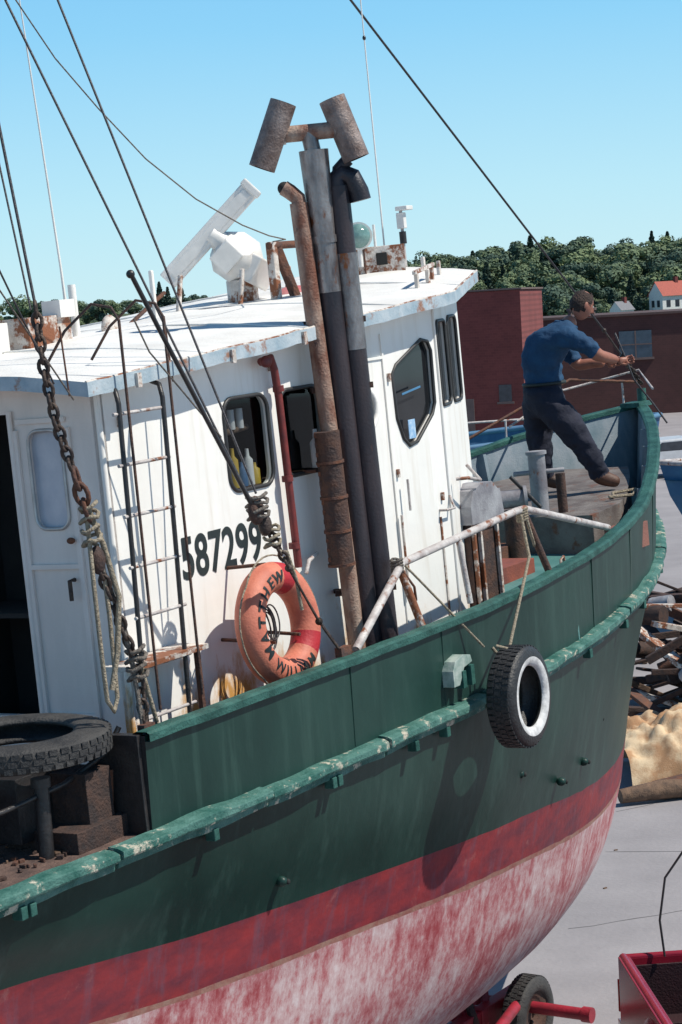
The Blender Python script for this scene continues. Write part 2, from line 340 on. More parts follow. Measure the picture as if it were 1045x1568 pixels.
for x,z in((.62,-1.02),(3.9,-1.15),(4.75,-1.42),(5.4,-1.42),(6.0,-1.2)):
    y=half(x,2.12,10.2,2.0,1.0); f.ell((x,-y-.01,z),(.034,.04,.034),green); f.ell((x+.02,-y-.045,z-.005),(.018,.014,.018),darkint)
for x in (1.35,2.55,5.3,6.6,8.1):
    f.tube([railpt(x,.003,0,-1,True)+V((0,0,.06)),railpt(x,.003,-.03,-1)],.005,green,6)
wg=mat('worn_light_green',(.42,.48,.44),(.12,.22,.19),.6,scale=9,rust=.3)
f.prism([(2.52,-.20),(2.52,-.09),(2.56,-.03),(2.68,.0),(2.78,-.02),(2.80,-.07),(2.68,-.09),(2.60,-.20)],1,-2.40,-2.31,wg)
f.box((2.66,-2.37,-.17),(.05,.08,.12),greentab); f.box((2.78,-2.37,-.16),(.05,.08,.14),greentab)
f.build('hull_fittings',boat,bevel=.008)
d=PB()
def deck(x0,x1,zf,m,n=40,off=-.06):
    X=[x0+(x1-x0)*k/n for k in range(n+1)]; vs=[]
    for x in X:
        y=max(.0,HB(x)+off); vs+=[V((x,-y,zf(x))),V((x,0,zf(x)+.05)),V((x,y,zf(x)))]
    fs=[]
    for k in range(n): a=3*k; b2=a+3; fs+=[(a,b2,b2+1,a+1),(a+1,b2+1,b2+2,a+2)]
    d.add(vs,fs,m,True)
deck(-6,4.9,lambda x:-.33,mat('aft_deck_rust',(.07,.045,.04),(.16,.10,.08),.85,scale=8,bump=.6,rust=.4))
deck(4.9,11.0,lambda x:-.04+.03*(x-5),teal)
d.box((4.9,0,-.18),(.02,4.4,.3),teal)
X=[7.1+.2*k for k in range(15)]
vs=[]
for x in X:
    y=max(.05,HB(x)-.22); y=min(y,1.35); z=.38+.05*(x-7)
    vs+=[V((x,-y,z)),V((x,y,z)),V((x,-y,z-.45)),V((x,y,z-.45))]
fs=[]
for k in range(len(X)-1):
    a=4*k;b2=a+4; fs+=[(a,b2,b2+1,a+1),(a,a+2,b2+2,b2),(a+1,b2+1,b2+3,a+3)]
fs.append((0,1,3,2))
plat=mat('platform_grey',(.20,.18,.17),(.10,.08,.075),.7,scale=5,rust=.6,bump=.4,rustcol=(.16,.07,.045))
d.add(vs,fs,plat); d.build('decks',boat)
# ---------------------------------------------------------------- cabin
def ze(x): return 2.10+.067*x+.01*max(0,x-3)**2
def wall(name,P,Q,z0,holes,m,t=.05,extra=.09):
    P=V(P);Q=V(Q); L=(Q-P).length; d=(Q-P)/L; nrm=V((d.y,-d.x))
    bm=bmesh.new()
    n=max(1,int(L/.6)); outer=[(0,z0),(L,z0)]+[(L*(1-k/n),ze((P+d*(L*(1-k/n))).x)+extra) for k in range(n+1)]
    loops=[outer]+holes; ed=[]
    for lp in loops:
        vs=[bm.verts.new((P.x+d.x*s_,P.y+d.y*s_,z)) for s_,z in lp]
        for i in range(len(vs)): ed.append(bm.edges.new((vs[i],vs[(i+1)%len(vs)])))
    bmesh.ops.triangle_fill(bm,use_beauty=True,use_dissolve=False,edges=ed)
    def inside(pt,lp):
        c=False;j=len(lp)-1
        for i in range(len(lp)):
            if (lp[i][1]>pt[1])!=(lp[j][1]>pt[1]) and pt[0]<(lp[j][0]-lp[i][0])*(pt[1]-lp[i][1])/(lp[j][1]-lp[i][1])+lp[i][0]: c=not c
            j=i
        return c
    kill=[]
    for f_ in bm.faces:
        c=f_.calc_center_median(); s_=(V((c.x,c.y))-P).dot(d)
        if any(inside((s_,c.z),lp) for lp in holes): kill.append(f_)
    bmesh.ops.delete(bm,geom=kill,context='FACES')
    for f_ in bm.faces:
        if f_.normal.dot(V((nrm.x,nrm.y,0)))<0: f_.normal_flip()
    me=bpy.data.meshes.new(name); bm.to_mesh(me); bm.free(); me.materials.append(m)
    o=bpy.data.objects.new(name,me); scn.collection.objects.link(o); o.parent=boat
    so_=o.modifiers.new('s','SOLIDIFY'); so_.thickness=t; so_.offset=-1
    def pt(s_,z,out=0): return V((P.x+d.x*s_+nrm.x*out,P.y+d.y*s_+nrm.y*out,z))
    return pt
def rrect(x0,z0,x1,z1,r,n=5):
    pts=[]
    for cx,cz,a0 in((x1-r,z1-r,0),(x0+r,z1-r,90),(x0+r,z0+r,180),(x1-r,z0+r,270)):
        for k in range(n+1):
            a=radians(a0+90*k/n); pts.append((cx+r*cos(a),cz+r*sin(a)))
    return pts
gasket=mat('window_gasket',(.02,.02,.022),(.04,.04,.04),.5,bump=0)
alum=mat('window_frame_alu',(.55,.55,.54),(.4,.4,.4),.4,metal=.5,scale=9,bump=.05)
wins=PB(); gl=PB()
def window(pt,lp,fm=gasket,r=.014,gm=glass):
    wins.tube([pt(s_,z,.003) for s_,z in lp],r,fm,8,closed=True)
    gl.add([pt(s_,z,-.03) for s_,z in lp],[tuple(range(len(lp)))],gm)
w1=rrect(1.27,1.33,1.78,1.93,.10); w2=rrect(1.93,1.35,2.45,1.93,.10)
port=[(3.02+.15*cos(a*pi/12),1.70+.15*sin(a*pi/12)) for a in range(24)]
w3=[(3.44,1.92),(3.50,1.98),(3.90,2.14),(4.00,2.12),(4.04,2.05),(4.03,1.66),(3.98,1.58),(3.72,1.40),(3.60,1.38),(3.52,1.44),(3.45,1.60)]
pt=wall('cabin_side_starboard',(0,-1.6),(4.12,-1.6),-.33,[w1,w2,port,w3],white)
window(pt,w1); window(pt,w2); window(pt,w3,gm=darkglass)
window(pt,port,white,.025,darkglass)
wa=rrect(.08,1.62,.44,2.26,.06); wb=rrect(.54,1.62,.90,2.28,.06)
pt2=wall('cabin_corner_starboard',(4.12,-1.6),(5.12,-1.27),-.1,[wa,wb],white)
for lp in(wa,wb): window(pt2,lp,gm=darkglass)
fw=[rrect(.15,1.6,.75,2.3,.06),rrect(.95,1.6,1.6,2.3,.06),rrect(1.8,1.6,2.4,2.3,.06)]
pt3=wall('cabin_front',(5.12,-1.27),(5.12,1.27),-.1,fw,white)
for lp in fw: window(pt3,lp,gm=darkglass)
wall('cabin_corner_port',(5.12,1.27),(4.12,1.6),-.1,[],white)
wall('cabin_side_port',(4.12,1.6),(0,1.6),-.33,[rrect(.2,1.35,.8,1.95,.08)],white)
adoor=[(1.70,.13),(2.50,.13),(2.53,2.0),(1.70,2.0)]
awin=rrect(2.64,1.29,2.90,1.89,.08)
pt4=wall('cabin_aft_wall',(0,1.6),(0,-1.6),-.33,[adoor,awin],beigedoor)
window(pt4,awin,alum,.012,palepane)
t=PB()
for y0 in(-1.36,-.955): t.box((-.012,y0,1.0),(.022,.035,1.80),beigedoor)
t.box((-.012,-1.16,1.95),(.02,.38,.03),beigedoor); t.box((-.012,-1.16,1.06),(.02,.38,.03),beigedoor); t.box((-.012,-1.16,.14),(.02,.38,.03),beigedoor)
t.tube([(-.02,-.93,.12),(-.02,-.93,2.02)],.018,beigedoor,8)
t.tube([(-.02,-1.30,.98),(-.07,-1.30,.98),(-.07,-1.30,.86)],.014,chainm,8)
t.ell((-.04,-1.32,1.22),(.02,.03,.02),rusty)
for x,z0,z1 in((2.82,.1,2.24),(3.32,.1,2.22)): t.box((x,-1.606,(z0+z1)/2),(.022,.014,z1-z0),white)
t.box((3.07,-1.606,2.05),(.48,.014,.02),white)
t.tube([(3.42,-1.66,.92),(3.42,-1.66,1.15)],.010,railw,8); t.tube([(3.95,-1.60,.85),(3.95,-1.66,.85),(4.08,-1.66,.85),(4.12,-1.60,.95)],.010,railw,8)
t.tube([(4.25,-1.60,1.05),(4.3,-1.68,1.05),(4.6,-1.62,1.0),(4.62,-1.5,1.12)],.014,railw,8)
t.box((3.62,-1.622,1.50),(.10,.006,.14),mat('sticker_blue',(.5,.65,.8),(.2,.4,.65),.5,scale=30,bump=0)); t.box((3.66,-1.622,1.78),(.28,.006,.015),mat('blue_bar',(.08,.25,.45),None,.5,bump=0),Matrix.Rotation(-.12,3,'Y'))
t.tube([(0,-1.6,-.3),(0,-1.6,2.12)],.02,white,8); t.tube([(4.12,-1.605,-.1),(4.12,-1.605,2.4)],.012,white,8)
for x,z in((3.38,.5),(3.38,1.2),(3.38,1.9),(2.78,.6),(1.85,2.1),(4.0,.95),(.18,1.9)): t.box((x,-1.612,z),(.022,.022,.06),rustywhite)
t.box((3.95,-1.605,.35),(.02,.012,.9),rustywhite); t.tube([(3.32,-1.64,.3),(3.32,-1.64,.9)],.010,rustywhite,8)
t.build('cabin_trim',boat,bevel=.003)
wins.build('window_frames',boat); gl.build('window_panes',boat)
i=PB(); i.box((2.0,-.2,1.0),(3.8,.03,2.1),darkint); i.box((1.9,-.8,.75),(3.7,1.2,.03),darkint); i.box((1.0,-.75,1.2),(.03,1.1,1.9),darkint); i.box((.6,-.5,1.0),(.03,.9,2.0),darkint)  # near-black panels added to stand in for shade inside the cabin
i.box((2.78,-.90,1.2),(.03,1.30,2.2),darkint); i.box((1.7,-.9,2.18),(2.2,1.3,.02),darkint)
i.box((1.55,-1.45,1.33),(.6,.16,.02),wood)
for x,hh,m in((1.36,.20,plasticw),(1.47,.26,yellowp),(1.56,.16,bluep),(1.64,.24,plasticw),(1.71,.14,yellowp)):
    i.tube([(x,-1.50,1.34),(x,-1.50,1.34+hh*.7),(x,-1.50,1.34+hh*.8),(x,-1.50,1.34+hh)],[.035,.035,.015,.013],m,10)
i.tube([(1.36,-1.48,1.70),(1.72,-1.46,1.72)],.022,wood,8); i.box((2.2,-1.45,1.34),(.5,.14,.02),wood)
for x in(1.42,1.52,1.62): i.tube([(x,-1.48,1.72),(x,-1.48,1.85)],.028,plasticw,8)
i.tube([(2.24,-1.66,1.38),(2.24,-1.66,1.55),(2.24,-1.66,1.58),(2.24,-1.66,1.64)],[.042,.042,.018,.015],plasticw,12); i.box((2.24,-1.65,1.36),(.2,.1,.02),rusty)
i.build('cabin_interior',boat)
def text(s_,size,m,mw,parent,name,offs=0,mapf=None,space=1.0,center=False):
    c=bpy.data.curves.new(name,'FONT'); c.body=s_; c.size=size; c.offset=offs; c.space_character=space; c.resolution_u=6
    if center: c.align_x='CENTER'
    o=bpy.data.objects.new(name+'_t',c); scn.collection.objects.link(o)
    bpy.context.view_layer.update(); dg=bpy.context.evaluated_depsgraph_get()
    me=bpy.data.meshes.new_from_object(o.evaluated_get(dg)); bpy.data.objects.remove(o)
    if mapf:
        bm=bmesh.new(); bm.from_mesh(me); bmesh.ops.triangulate(bm,faces=bm.faces)
        for _ in range(2): bmesh.ops.subdivide_edges(bm,edges=[e_ for e_ in bm.edges if e_.calc_length()>.015],cuts=1,use_grid_fill=False); bmesh.ops.triangulate(bm,faces=bm.faces)
        bm.to_mesh(me); bm.free()
    for v in me.vertices: v.co=(mapf(v.co) if mapf else mw@v.co)
    me.materials.clear(); me.materials.append(m)
    for p in me.polygons: p.material_index=0
    q=bpy.data.objects.new(name,me); scn.collection.objects.link(q)
    if parent: q.parent=parent
    return q
MT=Matrix(((.80,0,0,.655),(0,0,-1,-1.604),(0.0,1,0,.865),(0,0,0,1)))
text('587299',.365,letter,MT,boat,'registration_number',.008,space=1.04)
# roof
rf=PB()
def wr(x): return 1.8 if x<4.15 else 1.8-.52*((x-4.15)/1.35)
def camb(x,y): return .12*(1-(min(1,abs(y)/wr(x)))**2)
XS=[-.32+ (5.5+.32)*k/60 for k in range(61)]; YS=[-1+2*k/36 for k in range(37)]
def rz(x,y): return ze(x)+.085+camb(x,y)
NX_=60
top=[V((x,yy*wr(x)+(.010*noise.noise(V((x*3,0,4))) if abs(yy)==1 else 0),rz(x,yy*wr(x))+.014*noise.noise(V((x*1.6,yy*3,0)))+.005*noise.noise(V((x*6,yy*9,0))))) for x in XS for yy in YS]
bot=[V((p.x,p.y,p.z-.085)) for p in top]; NY=len(YS)
rf.add(top,[(a*NY+b2,(a+1)*NY+b2,(a+1)*NY+b2+1,a*NY+b2+1) for a in range(NX_) for b2 in range(NY-1)],whiteroof,True)
rf.add(bot,[(a*NY+b2,a*NY+b2+1,(a+1)*NY+b2+1,(a+1)*NY+b2) for a in range(NX_) for b2 in range(NY-1)],white,True)
def strip(idx,m):
    vs=[top[q] for q in idx]+[bot[q] for q in idx]; n=len(idx); rf.add(vs,[(k,k+1,n+k+1,n+k) for k in range(n-1)],m)
strip([a*NY for a in range(NX_+1)],fascia); strip([a*NY+NY-1 for a in range(NX_+1)],fascia); strip(list(range(NY)),fascia); strip([NX_*NY+q for q in range(NY)],whiteroof)
rf.tube([top[a*NY]+V((0,.01,.0)) for a in range(NX_+1)],.010,rustywhite,6)
for xq in(.9,2.1,3.3,4.5): rf.tube([V((xq,yy*wr(xq)*.99,rz(xq,yy*wr(xq))+.004)) for yy in YS],.007,whiteroof,6)
for xq in(.15,1.15,2.0): rf.box((xq,-1.812,ze(xq)+.03),(.04,.02,.085),rustywhite)
rf.build('cabin_roof',boat)
# ---------------------------------------------------------------- exhaust stacks
U=V((.53,-.848,0)); VV=V((.848,.53,0)); Z=V((0,0,1))
e=PB()
def S(z,du=0,dv=0): return V((2.40-.030*z,-1.84,z))+U*du+VV*dv
e.tube([S(-.2,-.09,-.09),S(1.0,-.10,-.09),S(2.1,-.12,-.06),S(3.16,-.14,-.04)],.060,piperust,14)
e.tube([S(-.2),S(1.5),S(3.0)],.080,pipeblack,18); e.tube([S(2.9),S(3.50)],[.082,.10],pipesilver,18); e.tube([S(2.88),S(2.93)],.09,pipesilver,18); e.tube([S(2.55),S(2.9)],.082,pipesilver,18,caps=False)
e.tube([S(-.2,.12,.05),S(1.5,.12,.05),S(3.25,.13,.05)],.080,pipeblack,18); e.tube([S(2.15,.125,.05),S(2.8,.128,.05)],.082,pipesilver,18)
mz=[.72,.95,1.18,1.42,1.64]
for a in range(4):
    e.tube([S(mz[a],-.13,-.15),S(mz[a+1]-.015,-.13,-.15)],.088,rustydark,16); e.tube([S(mz[a]-.012,-.13,-.15),S(mz[a]+.006,-.13,-.15)],.097,rusty,16)
for a in range(14): e.box(S(.76+a*.065,-.205,-.19),(.02,.02,.03),rusty)
tc_=S(3.62,-.02); A=tc_-U*.17; Bq=tc_+U*.19
e.tube([A-U*.03,Bq+U*.03],.055,piperust,14); e.tube([S(3.46),tc_],.055,pipesilver,14)
worn=mat('pipe_worn',(.11,.07,.06),(.34,.28,.26),.6,scale=5,rust=.5,rustscale=6,bump=.4,metal=.3,rustcol=(.16,.07,.04))
def cyl(c,ang,L,r,m):
    dd=U*sin(radians(ang))+Z*cos(radians(ang)); c=V(c); e.pipe_open(c-dd*L/2,c+dd*L/2,r,m,rustydark)
cyl(A-U*.07+VV*-.03,24,.46,.090,worn)
cyl(Bq+U*.05+Z*.0,-17,.43,.090,worn)
for q in(A,Bq): e.tube([q-U*.015,q+U*.015],.066,pipesilver,14)
p0=S(3.14,-.14,-.04); e.tube([p0,p0+Z*.05,p0+Z*.10-U*.05,p0+Z*.13-U*.09],.052,piperust,14,caps=False); e.ell(p0+Z*.125-U*.085,(.046,.046,.046),darkint)
p1=S(3.22,.13,.05); e.tube([p1,p1+Z*.08,p1+Z*.11+U*.04,p1+Z*.08+U*.10,p1-Z*.02+U*.14,p1-Z*.08+U*.15],.070,pipeblack,16)
e.tube([p1+Z*.02,p1+Z*.14+U*.02,p1+Z*.20+U*.09],.045,pipeblack,12)
for zz in(.5,1.9,2.35): e.beam(S(zz,-.2,0),S(zz,.22,.05),.03,.04,rustydark); e.beam(S(zz,0,0),V((S(zz).x,-1.6,zz)),.03,.03,rustydark)
e.build('exhaust_stacks',boat)
rp=PB(); rp.tube([(1.66,-1.67,2.14),(1.78,-1.67,2.16),(1.81,-1.67,2.08),(1.83,-1.67,1.9),(1.86,-1.67,.75)],.027,redp,10)
for z in(1.95,1.35,.9): rp.tube([(1.835,-1.67,z-.02),(1.835,-1.67,z+.02)],.038,redp,10)
rp.ell((1.68,-1.70,2.14),(.06,.03,.04),redp)
rp.tube([(2.15,-1.64,.8),(1.95,-1.7,.78),(1.9,-1.7,.7)],.014,railw,8)
rp.build('red_standpipe',boat)
# ---------------------------------------------------------------- ladder
l=PB()
for x in(-.10,.33):
    l.tube([(x-.05,-1.82,-.1),(x,-1.82,1.2),(x+.01,-1.83,2.02),(x+.03,-1.80,2.10),(x+.06,-1.72,2.12)],.015,blackp,8)
    l.tube([(x+.05,-1.86,.2),(x+.06,-1.86,2.50),(x+.05,-1.82,2.58),(x+.02,-1.70,2.61),(x+.0,-1.5,2.47),(x-.02,-1.35,2.28)],.009,rustydark,8)
for k in range(7):
    z=.16+.30*k
    l.tube([(-.14,-1.82,z),(.36,-1.82,z)],.011,railw,8)
for x in(.55,-.45): l.tube([(x,-1.75,2.50),(x+.02,-1.75,2.1)],.006,rusty,6)
l.box((.12,-1.74,.48),(.75,.24,.03),rustywhite); l.box((.45,-1.80,.2),(.03,.03,.55),rusty)
l.build('cabin_ladder',boat)
hr=PB()
hr.tube([(1.60,-2.22,.24),(2.40,-2.12,.64),(2.48,-2.1,.67),(4.22,-2.1,.79),(4.36,-2.1,.79),(6.1,-1.96,.40)],.028,railw,12)
hr.tube([(2.52,-2.2,.2),(2.44,-2.1,.66)],.028,rustywhite,10); hr.tube([(3.3,-2.15,.25),(3.3,-2.1,.73)],.022,railw,10); hr.tube([(4.50,-2.2,.26),(4.34,-2.1,.78)],.028,rustydark,10)
hr.tube([(1.10,-1.75,.72),(1.5,-1.80,.72),(1.6,-1.62,.74)],.015,rustywhite,8)
hr.build('hand_rail',boat)
# ---------------------------------------------------------------- foredeck gear
g=PB()
pg=mat('vent_grey',(.36,.36,.38),(.18,.17,.19),.5,scale=5,rust=.5,bump=.2)
g.box((4.74,-1.37,.28),(.42,.30,.80),rustydark)
prof=[(4.48,.66),(4.48,.80),(4.54,.92),(4.68,.97),(4.86,.96),(4.99,.86),(5.03,.66)]
g.prism(prof,1,-1.58,-1.13,pg)
for x in(4.56,4.66,4.94): g.box((x,-1.54,.28),(.03,.03,.76),rustywhite)
c0=V((7.2,-.80,0)); g.tube([c0,c0+Z*.94],[.082,.078],pg,16); g.tube([c0+Z*.94,c0+Z*.97],.095,pg,16); g.tube([c0-U*.22+Z*.78,c0+U*.24+Z*.78],.022,pg,10)
g.tube([c0+U*.2,c0+U*.2+Z*.75],.045,rustydark,12)
c1=V((6.7,-.78,.0)); g.tube([c1,c1+Z*.5],.09,rustydark,14); g.tube([c1+Z*.60-U*.10,c1+Z*.60+U*.10],.08,pg,16); g.tube([c1+Z*.60-U*.13,c1+Z*.60-U*.10],.11,pg,16); g.tube([c1+Z*.60+U*.10,c1+Z*.60+U*.13],.11,pg,16); g.tube([c1+Z*.8,c1+Z*.5+U*.25],.018,blackp,8)
g.box((6.6,-.6,.10),(.4,.3,.2),rusty); g.box((5.9,-1.0,.07),(.7,.35,.14),mat('hatch_red',(.30,.08,.05),(.16,.05,.04),.7,bump=.3)); g.box((7.2,-1.62,.17),(.45,.22,.22),mat('crate_red',(.26,.11,.08),(.16,.07,.06),.7,bump=.3))
g.tube([(6.2,-1.5,.0),(6.2,-1.5,.08)],.07,railw,14); g.tube([(5.6,-1.75,.0),(5.66,-1.72,.2),(5.75,-1.7,.22),(5.8,-1.7,.05)],.013,rustywhite,8)
g.tube([(7.9,-1.2,.45),(8.1,-1.1,.46),(8.3,-1.25,.47),(8.0,-1.35,.45),(7.8,-1.2,.46)],.016,ropem,6)
g.build('foredeck_gear',boat,bevel=.01)
bp=PB()
bp.tube([(9.9,.85,1.0),(10.6,.55,1.3),(11.4,.0,1.42),(10.7,-.45,1.25)],.013,railw,8)
for p in((10.6,.55,.95),(11.2,.12,1.0)): bp.tube([p,(p[0],p[1],1.32)],.012,railw,8)
bp.tube([(9.2,1.2,.85),(10.4,.35,1.42),(11.3,0,1.3)],.016,rusty,8); bp.tube([(9.6,.5,1.0),(10.1,.7,1.28)],.014,railw,8)
bp.build('bow_rail',boat)
# ---------------------------------------------------------------- roof gear
q=PB(); wm=plasticw
rc=V((3.62,0,3.09)); rd=V((.39,-.62,.66)).normalized(); rot=rd.to_track_quat('X','Z').to_matrix()
q.box(rc,(.98,.10,.15),wm,rot); q.box(rc,(.86,.115,.09),wm,rot); q.box(rc+rd*.47,(.06,.13,.17),wm,rot)
dc=rc+V((.13,-.15,-.17)); ax=V((-.35,-.5,.45)).normalized(); q.tube([dc-ax*.15,dc-ax*.12,dc+ax*.05,dc+ax*.12],[.16,.20,.195,.12],wm,8)
q.box(dc+V((.08,-.06,-.12)),(.30,.26,.22),wm,Matrix.Rotation(.5,3,'X')@Matrix.Rotation(.3,3,'Y')); q.box(dc+V((-.12,.02,-.02)),(.2,.2,.18),wm,rot); q.tube([rc,dc],.08,wm,12)
q.tube([(3.78,-.14,2.35),(3.78,-.14,2.72)],.12,rustywhite,14); q.box((3.6,-.2,2.50),(.7,.4,.05),rusty)
for x,y in((3.2,.1),(3.45,-.3),(4.1,-.3),(3.95,.1)): q.beam((x,y,2.35),(x+.12,y,2.80),.035,.035,rustywhite)
q.beam((2.5,.2,2.35),(3.1,.1,2.68),.03,.03,rusty); q.beam((2.95,.1,2.3),(2.95,.1,2.85),.035,.035,wm)
q.beam((3.70,-.5,2.35),(3.70,-.5,2.98),.07,.07,rustywhite); q.beam((3.92,-.6,2.35),(3.76,-.5,2.95),.07,.07,rusty); q.tube([(3.66,-.5,2.95),(3.98,-.55,2.95)],.03,rusty,10)
lc=V((3.80,-.78,2.83)); q.tube([lc+VV*.08,lc],[.08,.105],rustywhite,18); q.ell(lc-VV*.0,(.095,.095,.095),greenglass); q.beam(lc,lc-Z*.4,.04,.04,rustywhite)
q.tube([(3.5,-.9,2.36),(3.7,-.95,2.46),(4.1,-.9,2.45)],.03,rusty,8); q.box((3.3,-.75,2.42),(.16,.12,.07),rustywhite); q.box((2.9,-.5,2.42),(.25,.10,.05),rusty)
q.build('radar_scanner',boat,bevel=.012)
q=PB(); R32=Matrix.Rotation(radians(32),3,'Z')
sb=V((5.20,-.55,2.77)); q.box(sb,(.08,.42,.25),rustywhite,R32); q.box(sb-VV*.045+U*.02+Z*.02,(.02,.09,.10),darkint,R32); q.box(sb-VV*.045-U*.12,(.02,.012,.24),rusty,R32)
for dd in(-.15,.0,.15): q.beam(sb+U*dd-Z*.45,sb+U*dd-Z*.1,.03,.03,rustywhite)
q.beam(sb-U*.2-Z*.22,sb+U*.2-Z*.22,.03,.03,rusty)
p=sb+V((-.1,.0,.0))-U*.10+Z*.22; q.tube([p+VV*.10,p-VV*.02],[.09,.115],wm,20); q.ell(p-VV*.02,(.10,.10,.10),greenglass); q.tube([p-Z*.25,p-Z*.08],.02,wm,8); q.tube([p+U*.13-Z*.1,p+U*.13+Z*.08],.012,wm,8); q.tube([p-U*.13-Z*.1,p-U*.13+Z*.08],.012,wm,8)
p=V((5.50,-.62,2.45)); q.tube([p,p+Z*.72],.014,railw,8); q.box(p+Z*.74+U*.03,(.11,.11,.035),wm); q.box(p+Z*.64,(.05,.07,.13),wm); q.tube([p+Z*.45,p+Z*.55],.03,blackp,8)
for x,y in((5.3,-.9),(5.1,-1.15),(4.8,-1.25),(4.5,-1.38),(4.2,-1.45)): q.beam((x,y,rz(x,y)-.02),(x,y,rz(x,y)+.11),.03,.03,rustywhite)
q.beam((4.15,-1.46,rz(4.2,-1.4)+.11),(4.85,-1.24,rz(4.8,-1.2)+.11),.03,.03,rustywhite)
q.ell((4.55,-.5,2.56),(.14,.14,.09),ringred); q.ell((4.2,-.35,2.54),(.2,.2,.10),mat('pink_buoy',(.6,.25,.25),(.5,.1,.1),.6,scale=6))
q.build('roof_lamps_and_horn',boat,bevel=.005)
q=PB()
q.tube([(5.42,-.48,2.45),(5.42,-.48,6.2)],[.009,.004],plasticw,6); q.ell((5.42,-.48,4.6),(.015,.015,.02),blackp)
q.tube([(1.80,0,2.3),(1.78,0,2.9),(1.62,0,5.3)],[.016,.010,.004],plasticw,6)
q.box((1.35,0,2.46),(.45,.4,.24),rustywhite); q.box((1.52,-.15,2.62),(.16,.16,.12),wm); q.tube([(1.75,-.1,2.3),(1.75,-.1,2.78)],.028,wm,8)
q.box((.8,0,2.42),(.35,.3,.28),wm); q.ell((2.0,-.2,2.45),(.08,.05,.10),rustywhite); q.box((1.0,.1,2.66),(.3,.08,.08),wm)
q.build('antennas',boat,bevel=.01)
q=PB(); q.tube([(-.9,0,-.33),(-.9,0,9.6)],[.09,.06],rustywhite,14); q.tube([(-.9,0,8.8),(.6,0,8.8)],.04,rustywhite,10); q.tube([(-.9,0,7.5),(1.0,.22,7.9)],.05,rustywhite,10); q.tube([(-.9,0,6.3),(-.7,-1.5,6.6)],.04,rustywhite,10)
q.build('mast',boat)
# ---------------------------------------------------------------- aft gear
q=PB()
q.tube([(-1.36,-2.0,-.33),(-1.34,-2.0,.08)],.042,blackp,12); q.tube([(-1.34,-2.0,.06),(-1.34,-2.0,.11)],.055,blackp,12)
q.box((-.98,-1.95,-.13),(.22,.3,.40),dk); q.box((-1.02,-1.9,-.27),(.5,.5,.12),dk); q.box((-1.35,-1.6,.03),(1.2,.08,.08),dk); q.box((-1.2,-1.75,-.08),(.35,.2,.36),blackp); q.box((-.80,-2.1,-.06),(.06,.36,.58),blackp); q.box((-1.7,-1.3,-.1),(.8,.3,.4),dk)
q.box((-.94,-2.02,-.10),(.18,.14,.30),rusty,Matrix.Rotation(.15,3,'Y')); q.box((-1.05,-1.6,.0),(.3,.5,.3),blackp)
q.tube([(-2.2,-1.95,-.02),(-1.6,-1.98,.0),(-1.15,-2.0,.03),(-.82,-2.05,.13),(-.75,-2.1,.26)],.016,blackp,8)
for k in range(130):
    x=random.uniform(-2.4,-1.15); y=random.uniform(-2.1,-1.3); q.box((x,y,-.315),(random.uniform(.01,.06),random.uniform(.01,.04),.02),random.choice([rusty,wood,rustydark,dk]),Matrix.Rotation(random.uniform(0,3),3,'Z'))
q.build('aft_deck_fittings',boat,bevel=.004)

# ================================================================ tyres
def tyre(name,mw,R,wd,sidemat,parent=None,rim=False,rub=None):
    rb=rub or rubber
    p=PB(); hw=wd/2
    prof=[(R*.60,-hw*.72),(R*.66,-hw*.95),(R*.78,-hw),(R*.93,-hw*.88),(R*.985,-hw*.7),(R,-hw*.35),(R,hw*.35),(R*.985,hw*.7),(R*.93,hw*.88),(R*.78,hw),(R*.66,hw*.95),(R*.60,hw*.72),(R*.62,hw*.5),(R*.90,hw*.2),(R*.90,-hw*.2),(R*.62,-hw*.5),(R*.60,-hw*.72)]
    mm=[rb]*16
    if sidemat: mm[9]=sidemat;mm[10]=sidemat
    p.lathe(prof,(0,0,0),Matrix.Identity(3),mm,56)
    for k in range(48):
        a=2*pi*k/48
        for s in(-1,0,1):
            rot=Matrix.Rotation(a+.04*s,3,'Z'); p.box(rot@V((R*.996,0,s*hw*.5)),(.012,2*pi*R/48*.66,hw*.40),rb,rot)
    if rim:
        p.lathe([(0,hw*.1),(R*.25,hw*.15),(R*.3,hw*.5),(R*.5,hw*.4),(R*.6,hw*.75),(R*.62,-hw*.7)],(0,0,0),Matrix.Identity(3),[rim]*5,32)
        for k in range(5): p.ell((R*.2*cos(k*1.2566),R*.2*sin(k*1.2566),hw*.2),(.02,.02,.02),chainm)
    return p.build(name,parent,mw,merge=True)
Ry=Matrix.Rotation(radians(90),4,'X')
tyre('tire_fender',BM@Matrix.Translation((3.06,-2.60,-.37))@Matrix.Rotation(radians(3),4,'Z')@Ry,.355,.22,whitewall)
tyre('deck_tire',BM@Matrix.Translation((-1.18,-1.72,.25))@Matrix.Rotation(radians(2),4,'X'),.52,.15,None,rub=oldrubber)
